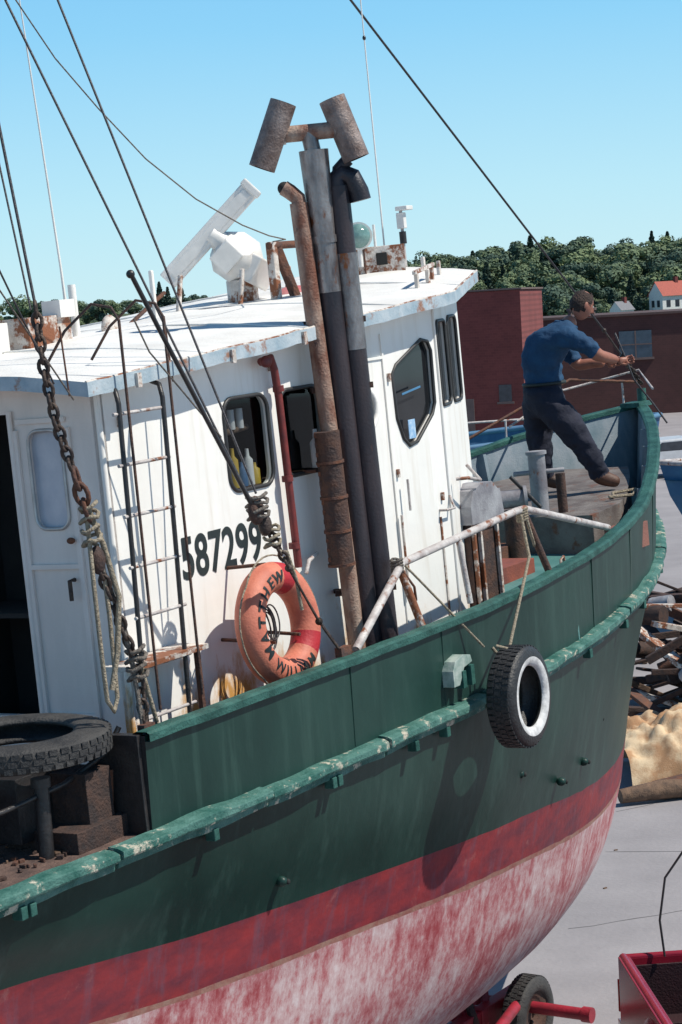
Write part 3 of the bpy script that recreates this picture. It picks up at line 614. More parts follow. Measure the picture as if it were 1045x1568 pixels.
# ---------------------------------------------------------------- life ring
lr=empty('life_ring',BM@Matrix.Translation((1.14,-1.95,.49))@Matrix.Rotation(radians(-6),4,'X')@Matrix.Rotation(radians(90),4,'X'))
R0,r0=.305,.098
p=PB(); N=72;n=18
for seg in range(N):
    a0=2*pi*seg/N; a1=2*pi*(seg+1)/N; am=math.degrees((a0+a1)/2)
    m=ringred if (62<am<86 or 313<am<338) else ringm
    vs=[V(((R0+r0*cos(2*pi*k/n))*cos(a),(R0+r0*cos(2*pi*k/n))*sin(a),r0*sin(2*pi*k/n))) for a in(a0,a1) for k in range(n)]
    p.add(vs,[(k,(k+1)%n,n+(k+1)%n,n+k) for k in range(n)],m,True)
p.build('ring_body',lr,merge=True)
def ringmap(theta0,flip):
    def f_(c):
        th=theta0-c.x/R0 if not flip else theta0+c.x/R0; ph=pi/2-(c.y-.036)/r0 if not flip else pi/2+(c.y-.036)/r0
        rr=r0+.003; return V(((R0+rr*cos(ph))*cos(th),(R0+rr*cos(ph))*sin(th),rr*sin(ph)))
    return f_
for k,ch_ in enumerate('MATTHEW'):
    text(ch_,.105,letter,None,lr,'letter_top_%d'%k,.003,ringmap(radians(205-18*k),False),center=True)
ang=[231,245,254,264,273,284,301]
for k,ch_ in enumerate('WILLIAM'):
    text(ch_,.098,letter,None,lr,'letter_bottom_%d'%k,.002,ringmap(radians(ang[k]),True),center=True)
p=PB()
for c in range(4):
    a0=radians(45+90*c); pts=[]
    for k in range(13):
        a=a0+radians(90)*k/12; rr=R0+r0+.012+.03*sin(pi*k/12); pts.append((rr*cos(a),rr*sin(a),.02))
    p.tube(pts,.006,ropem,6)
for c in range(8):
    cx=random.uniform(-.03,.03);cy=random.uniform(-.04,.02);ra=random.uniform(.07,.11);rb_=random.uniform(.11,.15)
    p.tube([(cx+ra*cos(a*pi/12),cy+rb_*sin(a*pi/12),-.13+.01*c) for a in range(24)],.005,wirem,6,closed=True)
p.build('grab_line',lr)
p=PB(); p.tube([(1.0,-1.6,.42),(1.02,-2.0,.40)],.012,rusty,8); p.tube([(1.3,-1.6,.42),(1.3,-2.0,.40)],.012,rusty,8); p.tube([(1.14,-1.6,.86),(1.14,-1.9,.88)],.012,rusty,8); p.build('ring_bracket',boat)

# ================================================================ rigging
rg=PB()
rg.tube([(.68,-2.2,1.38),(.9,.2,7.75)],.008,wirem,6)
rg.tube([(.62,-2.2,1.34),(.1,.2,7.46)],.008,wirem,6)
rg.tube([(-1.18,-2.2,2.62),(-.74,-1.4,6.5)],.009,wirem,6)
rg.tube([(-1.22,-2.2,2.60),(-1.05,-1.9,3.8),(-.85,-1.3,6.5)],.006,wirem,6)
rg.tube([(11.42,0,1.28),(10.6,0,1.90),(.6,0,8.8)],.012,wirem,6)
rg.tube([(-1.1,-2.2,2.2),(-1.75,-2.2,3.4)],.006,wirem,6); rg.tube([(-.95,-2.2,2.1),(-1.6,-2.2,2.9)],.005,ropegrey,6)
rg.tube([(-.3,-1,5.4),(.40,-1,4.50),(.72,-1,4.16),(1.10,-1,3.86),(1.55,-1,3.54),(2.07,-1,3.27),(2.6,-1,3.08),(3.0,-.95,3.0),(3.29,-.9,2.97),(3.72,-.5,2.98)],.005,ropegrey,6)
rg.tube([(-.32,-2.2,2.74),(-.10,-2.2,2.40),(.62,-2.2,1.32)],.014,blackp,8); rg.ell((-.33,-2.2,2.75),(.025,.025,.025),blackp)
rg.tube([(.45,-2.15,1.75),(.1,-1.95,2.3),(.05,-1.9,2.5)],.006,ropegrey,6)
rg.tube([(2.48,-2.12,.66),(2.56,-2.2,.52),(2.95,-2.42,.0)],.009,ropem,6)
rg.tube([(4.26,-2.12,.76),(4.18,-2.2,.45),(3.12,-2.54,.0),(3.08,-2.54,-.06)],.012,ropem,6)
rg.tube([(3.03,-2.44,-.02),(3.05,-2.53,-.15),(3.03,-2.66,-.05),(2.98,-2.5,.0)],.013,ropem,6)
for c in range(5): rg.tube([(2.42+.03*cos(a*.6),-2.1+.04*sin(a*.6),.62+.02*c+.01*sin(a)) for a in range(12)],.010,ropegrey,6)
for c in range(5): rg.tube([(4.32+.035*cos(a*.6),-2.1+.04*sin(a*.6),.71+.02*c+.01*sin(a)) for a in range(12)],.011,ropem,6)
rg.tube([(4.32,-2.13,.74),(4.34,-2.15,.6),(4.40,-2.14,.5)],.012,ropem,6); rg.tube([(2.44,-2.13,.62),(2.52,-2.16,.5),(2.56,-2.14,.4)],.010,rusty,6)
rg.build('rigging_wires',boat)
ch=PB()
def chain(path,L,r,m):
    P=[V(x) for x in path]; seg=[(P[i+1]-P[i]).length for i in range(len(P)-1)]; tot=sum(seg); d=0;k=0
    while d<tot:
        q=d;i=0
        while i<len(seg)-1 and q>seg[i]: q-=seg[i]; i+=1
        t=(P[i+1]-P[i]).normalized(); c=P[i]+t*q; s1=t.orthogonal().normalized(); s1=Matrix.Rotation(.4+(pi/2 if k%2 else 0)+random.uniform(-.3,.3),3,t)@s1
        ch.tube([c+t*(L/2*cos(a*pi/6))+s1*(L*.30*sin(a*pi/6)) for a in range(12)],r,m,6,closed=True); d+=L*.72;k+=1
chain([(-1.18,-2.2,2.60),(-1.17,-2.2,2.3),(-1.12,-2.2,2.0),(-1.02,-2.2,1.72)],.085,.011,chainm)
chain([(-1.0,-2.2,1.68),(-.93,-2.2,1.45)],.13,.014,rusty)
chain([(-.88,-2.2,1.15),(-.76,-2.2,.85),(-.66,-2.2,.6),(-.64,-2.2,.26)],.09,.011,chainm)
chain([(.74,-2.2,1.2),(.86,-2.2,1.02),(.95,-2.2,.9)],.08,.010,chainm)
chain([(11.4,0,1.29),(11.0,0,1.60)],.09,.011,chainm)
def buckle(a,b,r=.022):
    a=V(a);b=V(b);d=(b-a); s1=d.orthogonal().normalized()
    for s in(-1,1): ch.tube([a+d*.1+s1*r*s,b-d*.1+s1*r*s],.008,chainm,6)
    ch.tube([a,a+d*.35],.009,chainm,8); ch.tube([b,b-d*.35],.009,chainm,8); ch.ell(a,(.025,.025,.025),chainm); ch.ell(b,(.025,.025,.025),chainm)
buckle((.95,-2.2,.88),(1.2,-2.22,.50)); buckle((1.2,-2.22,.5),(1.38,-2.24,.28)); buckle((11.0,0,1.60),(10.6,0,1.90),.03)
ch.ell((.66,-2.2,1.28),(.07,.04,.09),rustydark); ch.ell((.74,-2.2,1.18),(.05,.04,.07),chainm); ch.ell((-.9,-2.2,1.22),(.05,.04,.08),rustydark)
ch.box((1.40,-2.25,.27),(.12,.05,.06),rusty); ch.box((-.66,-2.22,.22),(.10,.05,.08),rusty)
def wraps(c,r,hh,n,m,rr=.011):
    c=V(c)
    ch.tube([c+V((r*cos(a*.7)*(1+.2*sin(a)),r*sin(a*.7),hh*(a/n-.5)+.01*sin(a*1.7))) for a in range(n)],rr,m,6)
wraps((.68,-2.2,1.30),.065,.16,36,ropegrey); wraps((.80,-2.2,1.10),.05,.14,30,ropem)
wraps((-.66,-2.2,.60),.055,.20,36,ropegrey,.012); wraps((-.93,-2.2,1.42),.05,.25,36,ropem,.012)
ch.tube([(-.93,-2.2,1.5),(-.86,-2.22,1.3),(-.80,-2.24,1.0),(-.84,-2.22,.7),(-.90,-2.2,.5)],.016,ropem,8)
ch.tube([(-.95,-2.2,1.45),(-.98,-2.22,1.1),(-.98,-2.22,.7),(-.95,-2.2,.45),(-.90,-2.2,.38),(-.86,-2.2,.45),(-.85,-2.2,.9),(-.86,-2.2,1.2)],.013,ropem,8)
ch.tube([(-.9,-2.2,1.25),(-.78,-2.2,.95),(-.70,-2.2,.65),(-.66,-2.2,.2),(-.72,-2.2,.1),(-.6,-2.2,.14)],.014,ropegrey,8)
ch.tube([(-.63,-2.2,.6),(-.55,-2.2,.3),(-.5,-2.2,.12),(-.42,-2.2,.18)],.013,ropem,8)
ch.tube([(.86,-2.2,1.0),(.95,-2.2,.98),(1.02,-2.2,.8),(1.05,-2.2,.6)],.012,ropem,8)
ch.build('chain_and_tackle',boat)
# ================================================================ MAN
P0=V((8.55,-.85,.47))
man=empty('man',BM)
def mp(u,v,z): return P0+U*u+VV*v+Z*z
def skinmesh(name,verts,edges,rad,sub=2,root=0):
    me=bpy.data.meshes.new(name); me.from_pydata([tuple(v) for v in verts],edges,[])
    o=bpy.data.objects.new(name+'_sk',me); scn.collection.objects.link(o)
    sk=o.modifiers.new('skin','SKIN'); sk.use_smooth_shade=True
    for i_,r_ in enumerate(rad):
        rr=r_ if isinstance(r_,tuple) else (r_,r_); me.skin_vertices[0].data[i_].radius=rr; me.skin_vertices[0].data[i_].use_root=(i_==root)
    if sub: s_=o.modifiers.new('sub','SUBSURF'); s_.levels=sub; s_.render_levels=sub
    bpy.context.view_layer.update(); dg=bpy.context.evaluated_depsgraph_get()
    m2=bpy.data.meshes.new_from_object(o.evaluated_get(dg)); bpy.data.objects.remove(o)
    for p_ in m2.polygons: p_.use_smooth=True
    return m2
J={'pel':(-.52,0,.94,.225),'wai':(-.52,0,1.07,.190),'bel':(-.55,0,1.21,.205),'che':(-.49,0,1.38,.215),'upc':(-.38,0,1.51,.165),'nek':(-.25,0,1.58,.076),'hed':(-.17,0,1.63,.072),
 'shn':(-.29,-.23,1.49,.108),'eln':(-.01,-.28,1.26,.064),'wrn':(.18,-.10,1.20,.038),
 'shf':(-.32,.23,1.48,.108),'elf':(-.16,.25,1.17,.064),'wrf':(.09,.12,1.17,.038),
 'hpn':(-.50,-.13,.86,.185),'knn':(-.25,-.17,.50,.125),'ann':(-.08,-.15,.11,.088),'ton':(.10,-.15,.045,.052),
 'hpf':(-.56,.14,.86,.185),'knf':(-.60,.19,.46,.125),'anf':(-.57,.21,.11,.088),'tof':(-.38,.19,.045,.052),
 'arn':(-.15,-.28,1.39,.092),'frn':(.08,-.20,1.235,.054),'frf':(-.04,.20,1.18,.052),'thn':(-.38,-.155,.69,.160),'thf':(-.59,.17,.67,.160),'can':(-.16,-.16,.30,.112),'caf':(-.59,.20,.28,.112),'arf':(-.24,.27,1.34,.090)}
nm=list(J); ix={k:i_ for i_,k in enumerate(nm)}
E=[('pel','wai'),('wai','bel'),('bel','che'),('che','upc'),('upc','nek'),('nek','hed'),('upc','shn'),('shn','arn'),('arn','eln'),('eln','frn'),('frn','wrn'),('upc','shf'),('shf','arf'),('arf','elf'),('elf','frf'),('frf','wrf'),
 ('pel','hpn'),('hpn','thn'),('thn','knn'),('knn','can'),('can','ann'),('ann','ton'),('pel','hpf'),('hpf','thf'),('thf','knf'),('knf','caf'),('caf','anf'),('anf','tof')]
me=skinmesh('man_body',[mp(*J[k][:3]) for k in nm],[(ix[a],ix[b]) for a,b in E],[J[k][3] for k in nm],3)
for m in(shirt,trou,skin,shoe): me.materials.append(m)
def classify(c):
    best=None
    for a,b in E:
        A_=mp(*J[a][:3]);B_=mp(*J[b][:3]); d_=B_-A_; t_=max(0,min(1,(c-A_).dot(d_)/d_.length_squared)); ds=(c-A_-d_*t_).length-(J[a][3]*(1-t_)+J[b][3]*t_)
        if best is None or ds<best[0]: best=(ds,a,b,t_)
    _,a,b,t_=best
    if b in('ton','tof'): return 3
    if b in('frn','wrn','frf','wrf','nek','hed'): return 2 if not(b=='nek' and t_<.6) else 0
    if b in('eln','elf'): return 0 if t_<.75 else 2
    if b in('ann','anf') and t_>.9: return 3
    if b in('hpn','hpf','thn','thf','knn','knf','can','caf','ann','anf'): return 1
    z=(c-P0).z; return 1 if z<1.03 else 0
kk=[classify(v_.co.copy()) for v_ in me.vertices]
for p_ in me.polygons: p_.material_index=classify(V(p_.center))
for v_,k in zip(me.vertices,kk):
    if k in(0,1):
        c=v_.co.copy(); nn=noise.noise(V((c.x*6,c.y*6,c.z*12)))+.6*noise.noise(c*20); v_.co=c+v_.normal*.026*nn
o=bpy.data.objects.new('body',me); scn.collection.objects.link(o); o.parent=man
FW=(U*.86+VV*.38-Z*.52).normalized(); SDv=Z.cross(FW).normalized(); UPv=FW.cross(SDv).normalized()
HC=mp(-.100,0,1.745); HR=Matrix((FW,SDv,UPv)).transposed(); HS=1.14
hd=PB()
def headpts(scale=1,cond=None,rough=0):
    vs=[];fs=[];nu,nv=28,20
    for i_ in range(nv+1):
        th=pi*i_/nv
        for k in range(nu):
            ph=2*pi*k/nu; x=sin(th)*cos(ph);y=sin(th)*sin(ph);z=cos(th)
            X_=.100*x;Y_=.080*y;Z_=.120*z
            if z<0:
                Y_*=1-.30*(-z)**1.3; X_=X_*(1-.10*(-z)) + .018*(-z)
            if x>.8 and abs(y)>.2 and -.02<z<.22: X_-=.008
            if x>.85 and abs(y)<.16 and -.3<z<.1: X_+=.012
            sc=scale+rough*noise.noise(V((x*4,y*4,z*4)))
            vs.append(V((X_*sc,Y_*sc,Z_*sc)))
    for i_ in range(nv):
        for k in range(nu):
            f_=(i_*nu+k,(i_+1)*nu+k,(i_+1)*nu+(k+1)%nu,i_*nu+(k+1)%nu)
            c=sum((vs[q_] for q_ in f_),V((0,0,0)))/4
            if cond is None or cond(c): fs.append(f_)
    return [HC+HR@(p_*HS) for p_ in vs],fs
def hp(x,y,z): return HC+HR@(V((x,y,z))*HS)
vs,fs=headpts(); hd.add(vs,fs,skin,True)
vs,fs=headpts(1.10,lambda c:(c.x<.050 and c.z>-.070 and not(c.z>.104 and -.035<c.x<.03)) and not(c.x>-.0 and c.z<.015),.12); hd.add(vs,fs,hair,True)
hd.tube([hp(.095,0,.03),hp(.118,0,-.015),hp(.100,0,-.022)],[.011,.017,.011],skin,8)
for s in(-1,1):
    hd.ell(hp(-.005,.082*s,-.005),(.020,.011,.034),skin,HR); hd.ell(hp(.088,.03*s,.02),(.010,.013,.008),plasticw,HR); hd.ell(hp(.096,.03*s,.02),(.004,.006,.006),darkint,HR); hd.ell(hp(.09,.03*s,.042),(.01,.02,.005),hair,HR)
hd.ell(hp(.098,0,-.055),(.008,.024,.007),mat('lips',(.30,.09,.07),None,.5,bump=0),HR)
hd.build('head',man)
bl=PB(); bl.tube([mp(-.265+.090*cos(a*pi/8),.10*sin(a*pi/8),1.575-.035*cos(a*pi/8)) for a in range(16)],.022,shirt,6,closed=True)
bl.tube([mp(-.52+.195*cos(a*pi/12),.195*sin(a*pi/12),1.045) for a in range(24)],.018,letter,6,closed=True); bl.build('collar_and_belt',man)
def hand(name,wr_,dirv,side):
    d_=dirv.normalized(); s_=side.normalized(); nn=d_.cross(s_).normalized(); k=1.12
    vs=[wr_,wr_+d_*.045*k]; ed=[(0,1)]; rd=[.030,.033]
    vs.append(wr_+d_*.085*k); ed.append((1,2)); rd.append(.027)
    for f_,(o_,ln) in enumerate(((-.033,.078),(-.011,.088),(.011,.083),(.032,.064))):
        b0=wr_+d_*.088*k+s_*o_; b1=b0+d_*ln*.45+nn*.012; b2=b1+d_*ln*.18+nn*ln*.34; b3=b2-d_*ln*.22+nn*ln*.18
        i_=len(vs); vs+=[b0,b1,b2,b3]; ed+=[(2,i_),(i_,i_+1),(i_+1,i_+2),(i_+2,i_+3)]; rd+=[.012,.010,.009,.008]
    i_=len(vs); vs+=[wr_+d_*.04-s_*.038,wr_+d_*.075-s_*.052+nn*.02,wr_+d_*.098-s_*.035+nn*.042]; ed+=[(1,i_),(i_,i_+1),(i_+1,i_+2)]; rd+=[.015,.011,.009]
    me=skinmesh(name,vs,ed,rd,2,1); me.materials.append(skin); o=bpy.data.objects.new(name,me); scn.collection.objects.link(o); o.parent=man
hand('hand_right',mp(*J['wrn'][:3]),(U*1+VV*.3-Z*.1),VV*.3+Z*.9)
hand('hand_left',mp(*J['wrf'][:3]),(U*1-VV*.1+Z*.05),VV*.3+Z*.9)
bl=PB(); bl.tube([mp(.26,0,1.26),mp(.20,.04,1.17)],.016,blackp,8); bl.tube([mp(.20,.07,1.45),mp(.27,-.04,1.19),mp(.33,.0,1.0),mp(.5,.05,.75),mp(.62,.05,.55)],.009,wirem,6); bl.build('hand_line',boat)

# ================================================================ TRAILER
TM=Matrix.Translation((-2.671,13.47,0))@Matrix.Rotation(radians(58),4,'Z')
tr=empty('boat_trailer',TM)
q=PB()
for b_ in(-.42,.42): q.beam((-6,b_,.42),(7.0,b_,.42),.12,.2,trailer)
for a_ in(-5,-2,1,4,6.2): q.beam((a_,-1.2 if a_<5 else -.5,.46),(a_,1.2 if a_<5 else .5,.46),.12,.14,trailer)
for a_ in(-4,0,3.5):
    for s in(-1,1): q.beam((a_,s*1.2,.5),(a_,s*1.40,1.4),.12,.12,trailer); q.box((a_,s*1.40,1.45),(.5,.12,.3),wood)
for a_ in(-3,0,3,5.3): q.box((a_,0,.58),(.3,.5,.12),wood)
q.beam((6.0,-.35,.5),(7.3,-.26,1.0),.07,.12,trailer); q.beam((6.0,.30,.5),(7.3,.12,1.0),.07,.12,trailer); q.box((7.3,-.05,1.03),(.22,.42,.08),trailer); q.beam((6.4,-.40,.3),(6.55,-.28,.9),.07,.07,trailer); q.beam((6.0,-.55,.3),(6.1,-.3,.85),.06,.06,rustydark)
q.tube([(6.62,-1.30,.45),(6.62,.3,.45)],.055,trailer,12); q.tube([(6.62,-1.25,.45),(6.62,-1.34,.45)],.07,trailer,12)
q.tube([(5.0,-1.0,.5),(6.5,-.7,.55)],.05,trailer,12)
q.build('frame',tr,bevel=.01)
for nm_,a_,b_ in(('wheel_front_1',6.62,-.70),('wheel_front_2',6.62,.35),('wheel_rear_1',-3,-1.4),('wheel_rear_2',-3,1.4),('wheel_rear_3',-4,-1.4),('wheel_rear_4',-4,1.4)):
    o=tyre(nm_,None,.36,.22,None,tr,rim=rustydark,rub=oldrubber); o.matrix_local=Matrix.Translation((a_,b_,.37))@Matrix.Rotation(radians(90),4,'X')
# ================================================================ GROUND
gp=PB()
gp.add([(-3000,-300,0),(3000,-300,0),(3000,3000,0),(-3000,3000,0)],[(0,1,2,3)],mat('yard_concrete',(.32,.30,.31),(.25,.235,.245),.9,scale=.5,bump=.4,bscale=14,rust=.35,rustscale=1.6,rustcol=(.21,.195,.20),soft=.2))
gp.build('ground')
cr=PB(); cm=mat('ground_crack',(.14,.135,.14),None,.9,bump=0)
for x0,y0,dx,dy in((2.2,22.5,.9,.35),(3.0,25.6,1.1,-.2),(3.4,27.6,.8,.5)):
    P=[V((x0,y0,.003))]
    for k in range(14): P.append(P[-1]+V((dx*.28+random.uniform(-.03,.03),dy*.28+random.uniform(-.06,.06),0)))
    vs=[]
    for k,p_ in enumerate(P): w_=.004+.004*random.random(); vs+=[p_+V((0,w_,0)),p_-V((0,w_,0))]
    cr.add(vs,[(2*k,2*k+1,2*k+3,2*k+2) for k in range(len(P)-1)],cm)
cr.build('pavement_cracks')
q=PB()
for k in range(45):
    x=random.uniform(2.0,6.5); y=27+random.gauss(0,2.2); s_=random.uniform(.006,.022); q.box((x,y,s_*.3),(s_*2.2,s_,s_*.6),random.choice([cm,wood,wood]),Matrix.Rotation(random.uniform(0,3),3,'Z'))
q.build('yard_litter')
# ================================================================ PICKUP
tk=empty('pickup_truck',Matrix.Translation((3.02,17.66,0))@Matrix.Rotation(radians(180+3),4,'Z'))
q=PB(); bx=.86; bd=mat('bed_shade_red',(.035,.008,.012),(.02,.008,.01),.6,bump=.3)  # shade inside the bed painted in as a darker red
tp=[( -bx,.62),(-bx,1.14),(-bx+.03,1.19),(bx-.03,1.19),(bx,1.14),(bx,.62)]
q.prism(tp,1,-.06,0,truckred); q.box((0,.012,.88),(1.60,.02,.50),bd)
for s in(-1,1):
    q.box((s*.84,1.2,.90),(.10,2.4,.62),truckred); q.box((s*.782,1.2,.90),(.01,2.3,.56),bd); q.tube([(s*.84,-.03,1.19),(s*.84,2.4,1.19)],.04,truckred,10)
    q.ell((s*.88,1.45,.72),(.08,.52,.42),truckred); q.box((s*.84,-.075,.85),(.10,.03,.28),mat('tail_lamp',(.4,.01,.01),None,.2,bump=0))
q.tube([(-.84,-.03,1.19),(.84,-.03,1.19)],.030,truckred,10)
q.box((0,1.2,.66),(1.6,2.4,.05),bd); q.box((0,2.42,.95),(1.7,.06,.62),truckred)
q.box((0,-.16,.52),(1.75,.12,.16),chrome); q.box((0,4.9,.78),(1.72,1.7,.55),truckred); q.box((0,3.3,.80),(1.74,1.7,.75),truckred)
q.prism([(2.5,1.15),(2.7,1.72),(3.9,1.74),(4.35,1.15)],0,-.78,.78,truckred)
q.prism([(2.62,1.2),(2.75,1.64),(3.8,1.66),(4.15,1.2)],0,-.79,.79,mat('truck_glass',(.02,.02,.025),None,.05,bump=0))
q.box((0,5.8,.6),(1.75,.12,.2),chrome); q.box((0,5.76,.85),(1.4,.04,.22),chrome)
for y in(.3,.6,.9,1.2,1.5): q.box((0,y,.70),(1.5,.05,.03),bd)
q.build('body',tk,bevel=.02)
for k,(x,y) in enumerate(((-.78,1.45),(.78,1.45),(-.78,4.9),(.78,4.9))):
    o=tyre('wheel_%d'%(k+1),None,.36,.22,None,tk,rim=chrome); o.matrix_local=Matrix.Translation((x,y,.36))@Matrix.Rotation(radians(90),4,'Y')
q=PB(); q.tube([(.50,.05,1.2),(.52,0,1.5),(.45,-.05,1.85),(.25,-.08,2.1),(.05,-.1,2.25),(-.15,-.1,2.28)],.010,blackp,6); q.build('whip_antenna',tk)
# ================================================================ TIMBER / SCRAP
q=PB()
random.seed(3)
for k in range(260):
    x=random.uniform(4.6,10.5); y=random.uniform(30.8,35.5); z=random.uniform(.05,1)*(2.1-.1*abs(x-6.5)); L=random.uniform(.5,2.4)
    a=random.uniform(-1.2,1.2); t_=random.uniform(-.6,.6); d_=V((cos(a),sin(a),t_)); c=V((x,y,max(.1,z)))
    q.beam(c-d_*L/2,c+d_*L/2,random.uniform(.06,.24),random.uniform(.04,.16),random.choice([wood,rusty,rustydark,rustydark,dk,dk,dk,rustywhite,wood]))
for k in range(40):
    x=random.uniform(4.6,9.5); y=random.uniform(30.8,35); z=random.uniform(.2,1.9); q.tube([(x,y,z),(x+random.uniform(-.6,.6),y+random.uniform(-.4,.4),z+random.uniform(-.3,.5))],random.uniform(.05,.16),random.choice([rusty,rustydark,dk,pg]),10)
q.build('scrap_timber_pile',bevel=.01)
q=PB()
for k,(x,y,z,r_,m) in enumerate(((4.9,28.2,.13,.12,wood),(5.4,28.5,.14,.13,rusty))):
    c=V((x,y,z)); q.tube([c+V((-1.4,-.3,0)),c+V((-.8,-.14,.03)),c+V((-.2,0,-.01)),c+V((.7,.12,.04)),c+V((1.8,.3,.0))],[r_*.8,r_*1.1,r_*.9,r_*1.1,r_*.85],m,12)
q.build('log_pile')
q=PB(); random.seed(21)
vs=[];N_=56
for i_ in range(N_+1):
    for j_ in range(N_+1):
        u=i_/N_;v=j_/N_; x=3.75+2.9*u; y=28.6+2.0*v
        edge=max(0,sin(pi*v))**.6*max(0,sin(pi*min(1,.16+u*.84)))**.4
        z=.05+edge*(.80+.28*noise.noise(V((x*1.2,y*1.2,1)))+.42*abs(noise.noise(V((x*2.2+y,y*2.2,4))))+.12*noise.noise(V((x*7,y*7,2)))); vs.append((x+.08*noise.noise(V((y*3,x,0))),y,z))
q.add(vs,[(i_*(N_+1)+j_,(i_+1)*(N_+1)+j_,(i_+1)*(N_+1)+j_+1,i_*(N_+1)+j_+1) for i_ in range(N_) for j_ in range(N_)],mat('canvas_yellow',(.66,.50,.32),(.40,.22,.11),.8,scale=2.2,bump=.4,lo=.42,hi=.58),True)
q.build('canvas_tarp')
# ================================================================ BOATS behind
def workboat(name,mw,x1,ztop,zbot,hullm,railm):
    bb=empty(name,mw); q=PB(); rb=[]; dz=ztop-zbot
    for lv,(B_,z_,xs_) in enumerate(((1.6,ztop,x1),(1.55,ztop-dz*.25,x1-.2),(1.35,ztop-dz*.6,x1-.5),(.6,zbot+.2,x1-.9),(.05,zbot,x1-1.2))):
        rb.append([V((-5+(xs_+5)*k/30,-half(-5+(xs_+5)*k/30,B_,xs_,2.0,.8,0),z_+(.02*max(0,k-15) if lv==0 else 0))) for k in range(31)])
    for s in(1,-1):
        for a in range(4):
            q.add([V((p_.x,p_.y*s,p_.z)) for p_ in rb[a]+rb[a+1]],[(k,k+1,31+k+1,31+k) for k in range(30)],hullm,True)
        q.tube([V((p_.x,p_.y*s,p_.z)) for p_ in rb[0]],.05,railm,8)
    q.add([V((p_.x,p_.y,p_.z-.35)) for p_ in rb[0]]+[V((p_.x,-p_.y,p_.z-.35)) for p_ in rb[0]],[(k,k+1,31+k+1,31+k) for k in range(30)],teal)
    q.build('hull',bb)
    q=PB(); q.box((-3.2,0,ztop+.3),(2.0,1.5,.9),hullm); q.box((-3.2,0,ztop+.8),(2.3,1.8,.08),white)
    for x in(-3.5,-1,1.2,2.6):
        for s in(-1,1): q.beam((x,s*1.7,0),(x,s*.9,zbot+.8),.1,.1,wood)
        q.box((x,0,zbot/2),(.4,.5,zbot),wood)
    for x in(-1.5,-.6,.3,1.2): q.tube([(x,-1.3,ztop),(x,-1.3,ztop+.45)],.02,railw,8)
    q.tube([(-1.5,-1.3,ztop+.45),(1.2,-1.2,ztop+.45)],.02,railw,8)
    q.build('deckhouse_and_props',bb,bevel=.02)
workboat('blue_workboat',Matrix.Translation((2.6,40,0))@Matrix.Rotation(radians(8),4,'Z'),3.6,4.15,1.5,bluep,mat('blue_rail',(.10,.22,.36),None,.5))
workboat('blue_skiff',Matrix.Translation((10.5,43,0))@Matrix.Rotation(radians(190),4,'Z'),4.2,3.1,1.6,mat('skiff_blue',(.04,.15,.30),(.06,.20,.36),.5,rust=.2),railw)
# ================================================================ BUILDINGS
def brick(name,c1,c2):
    m=bpy.data.materials.new(name); m.use_nodes=True; n=m.node_tree; b=n.nodes['Principled BSDF']; b.inputs['Roughness'].default_value=.9
    tc=n.nodes.new('ShaderNodeTexCoord'); mp_=n.nodes.new('ShaderNodeMapping'); mp_.inputs['Rotation'].default_value=(radians(90),0,0)
    bt=n.nodes.new('ShaderNodeTexBrick'); bt.inputs['Scale'].default_value=2; bt.inputs['Color1'].default_value=lin(c1); bt.inputs['Color2'].default_value=lin(c2); bt.inputs['Mortar'].default_value=lin([x*1.25 for x in c1]); bt.inputs['Mortar Size'].default_value=.010
    n.links.new(tc.outputs['Object'],mp_.inputs[0]); n.links.new(mp_.outputs[0],bt.inputs[0])
    nz=n.nodes.new('ShaderNodeTexNoise'); nz.inputs['Scale'].default_value=.6; nz.inputs['Detail'].default_value=6; n.links.new(tc.outputs['Object'],nz.inputs[0])
    mx=n.nodes.new('ShaderNodeMixRGB'); mx.blend_type='MULTIPLY'; mx.inputs[0].default_value=.5; n.links.new(bt.outputs[0],mx.inputs[1]); n.links.new(nz.outputs[0],mx.inputs[2]); n.links.new(mx.outputs[0],b.inputs['Base Color']); return m
bk=brick('brick_brown',(.22,.055,.05),(.18,.045,.042)); bk2=brick('brick_dark',(.11,.045,.042),(.09,.038,.036))
dwin=mat('dark_window2',(.03,.035,.045),(.05,.055,.07),.15,bump=0); trimm=mat('stone_trim',(.16,.11,.10),None,.8)
b1=empty('brick_building',Matrix.Translation((8.9,100,0))@Matrix.Rotation(radians(-11.5),4,'Z'))
q=PB(); q.box((-8,5,3.6),(16,10,7.2),bk); q.build('walls',b1)
q=PB(); q.box((-8,5,7.26),(16.15,10.15,.08),trimm); q.build('coping',b1)
q=PB()
for x in(-.9,-4.5,-8,-11.5):
    q.box((x,-.01,2.4),(.6,.06,.8),dwin); q.box((x,-.03,1.95),(.8,.12,.1),trimm)
for y in(7,): q.box((.01,y,3.4),(.06,1.0,1.2),dwin)
q.box((-3,-.02,1.1),(1.2,.08,2.2),trimm)
q.build('windows',b1)
b2=empty('brick_warehouse',Matrix.Translation((30,118,0))@Matrix.Rotation(radians(-2),4,'Z'))
q=PB(); q.box((0,6,2.75),(44,12,5.5),bk2); q.build('walls',b2)
q=PB(); q.box((0,6,5.56),(44.3,12.3,.13),mat('roof_edge',(.10,.06,.055),None,.8))
for x in(-16.5,-15.2,-9,-3,4): q.tube([(x,3,5.5),(x,3,5.95)],.12,trimm,8); q.tube([(x,3,5.9),(x,3,6.05)],.2,trimm,8)
q.build('roof_and_vents',b2)
q=PB()
for x in(-13.2,-6,0,6,12):
    q.box((x,-.02,3.9),(1.8,.08,1.5),mat('blue_window',(.03,.055,.085),(.05,.08,.12),.2,bump=0)); q.box((x,-.05,3.9),(.07,.06,1.5),trimm); q.box((x,-.06,3.1),(2,.14,.12),trimm); q.box((x,-.06,3.9),(1.8,.05,.06),trimm)
q.build('windows',b2)
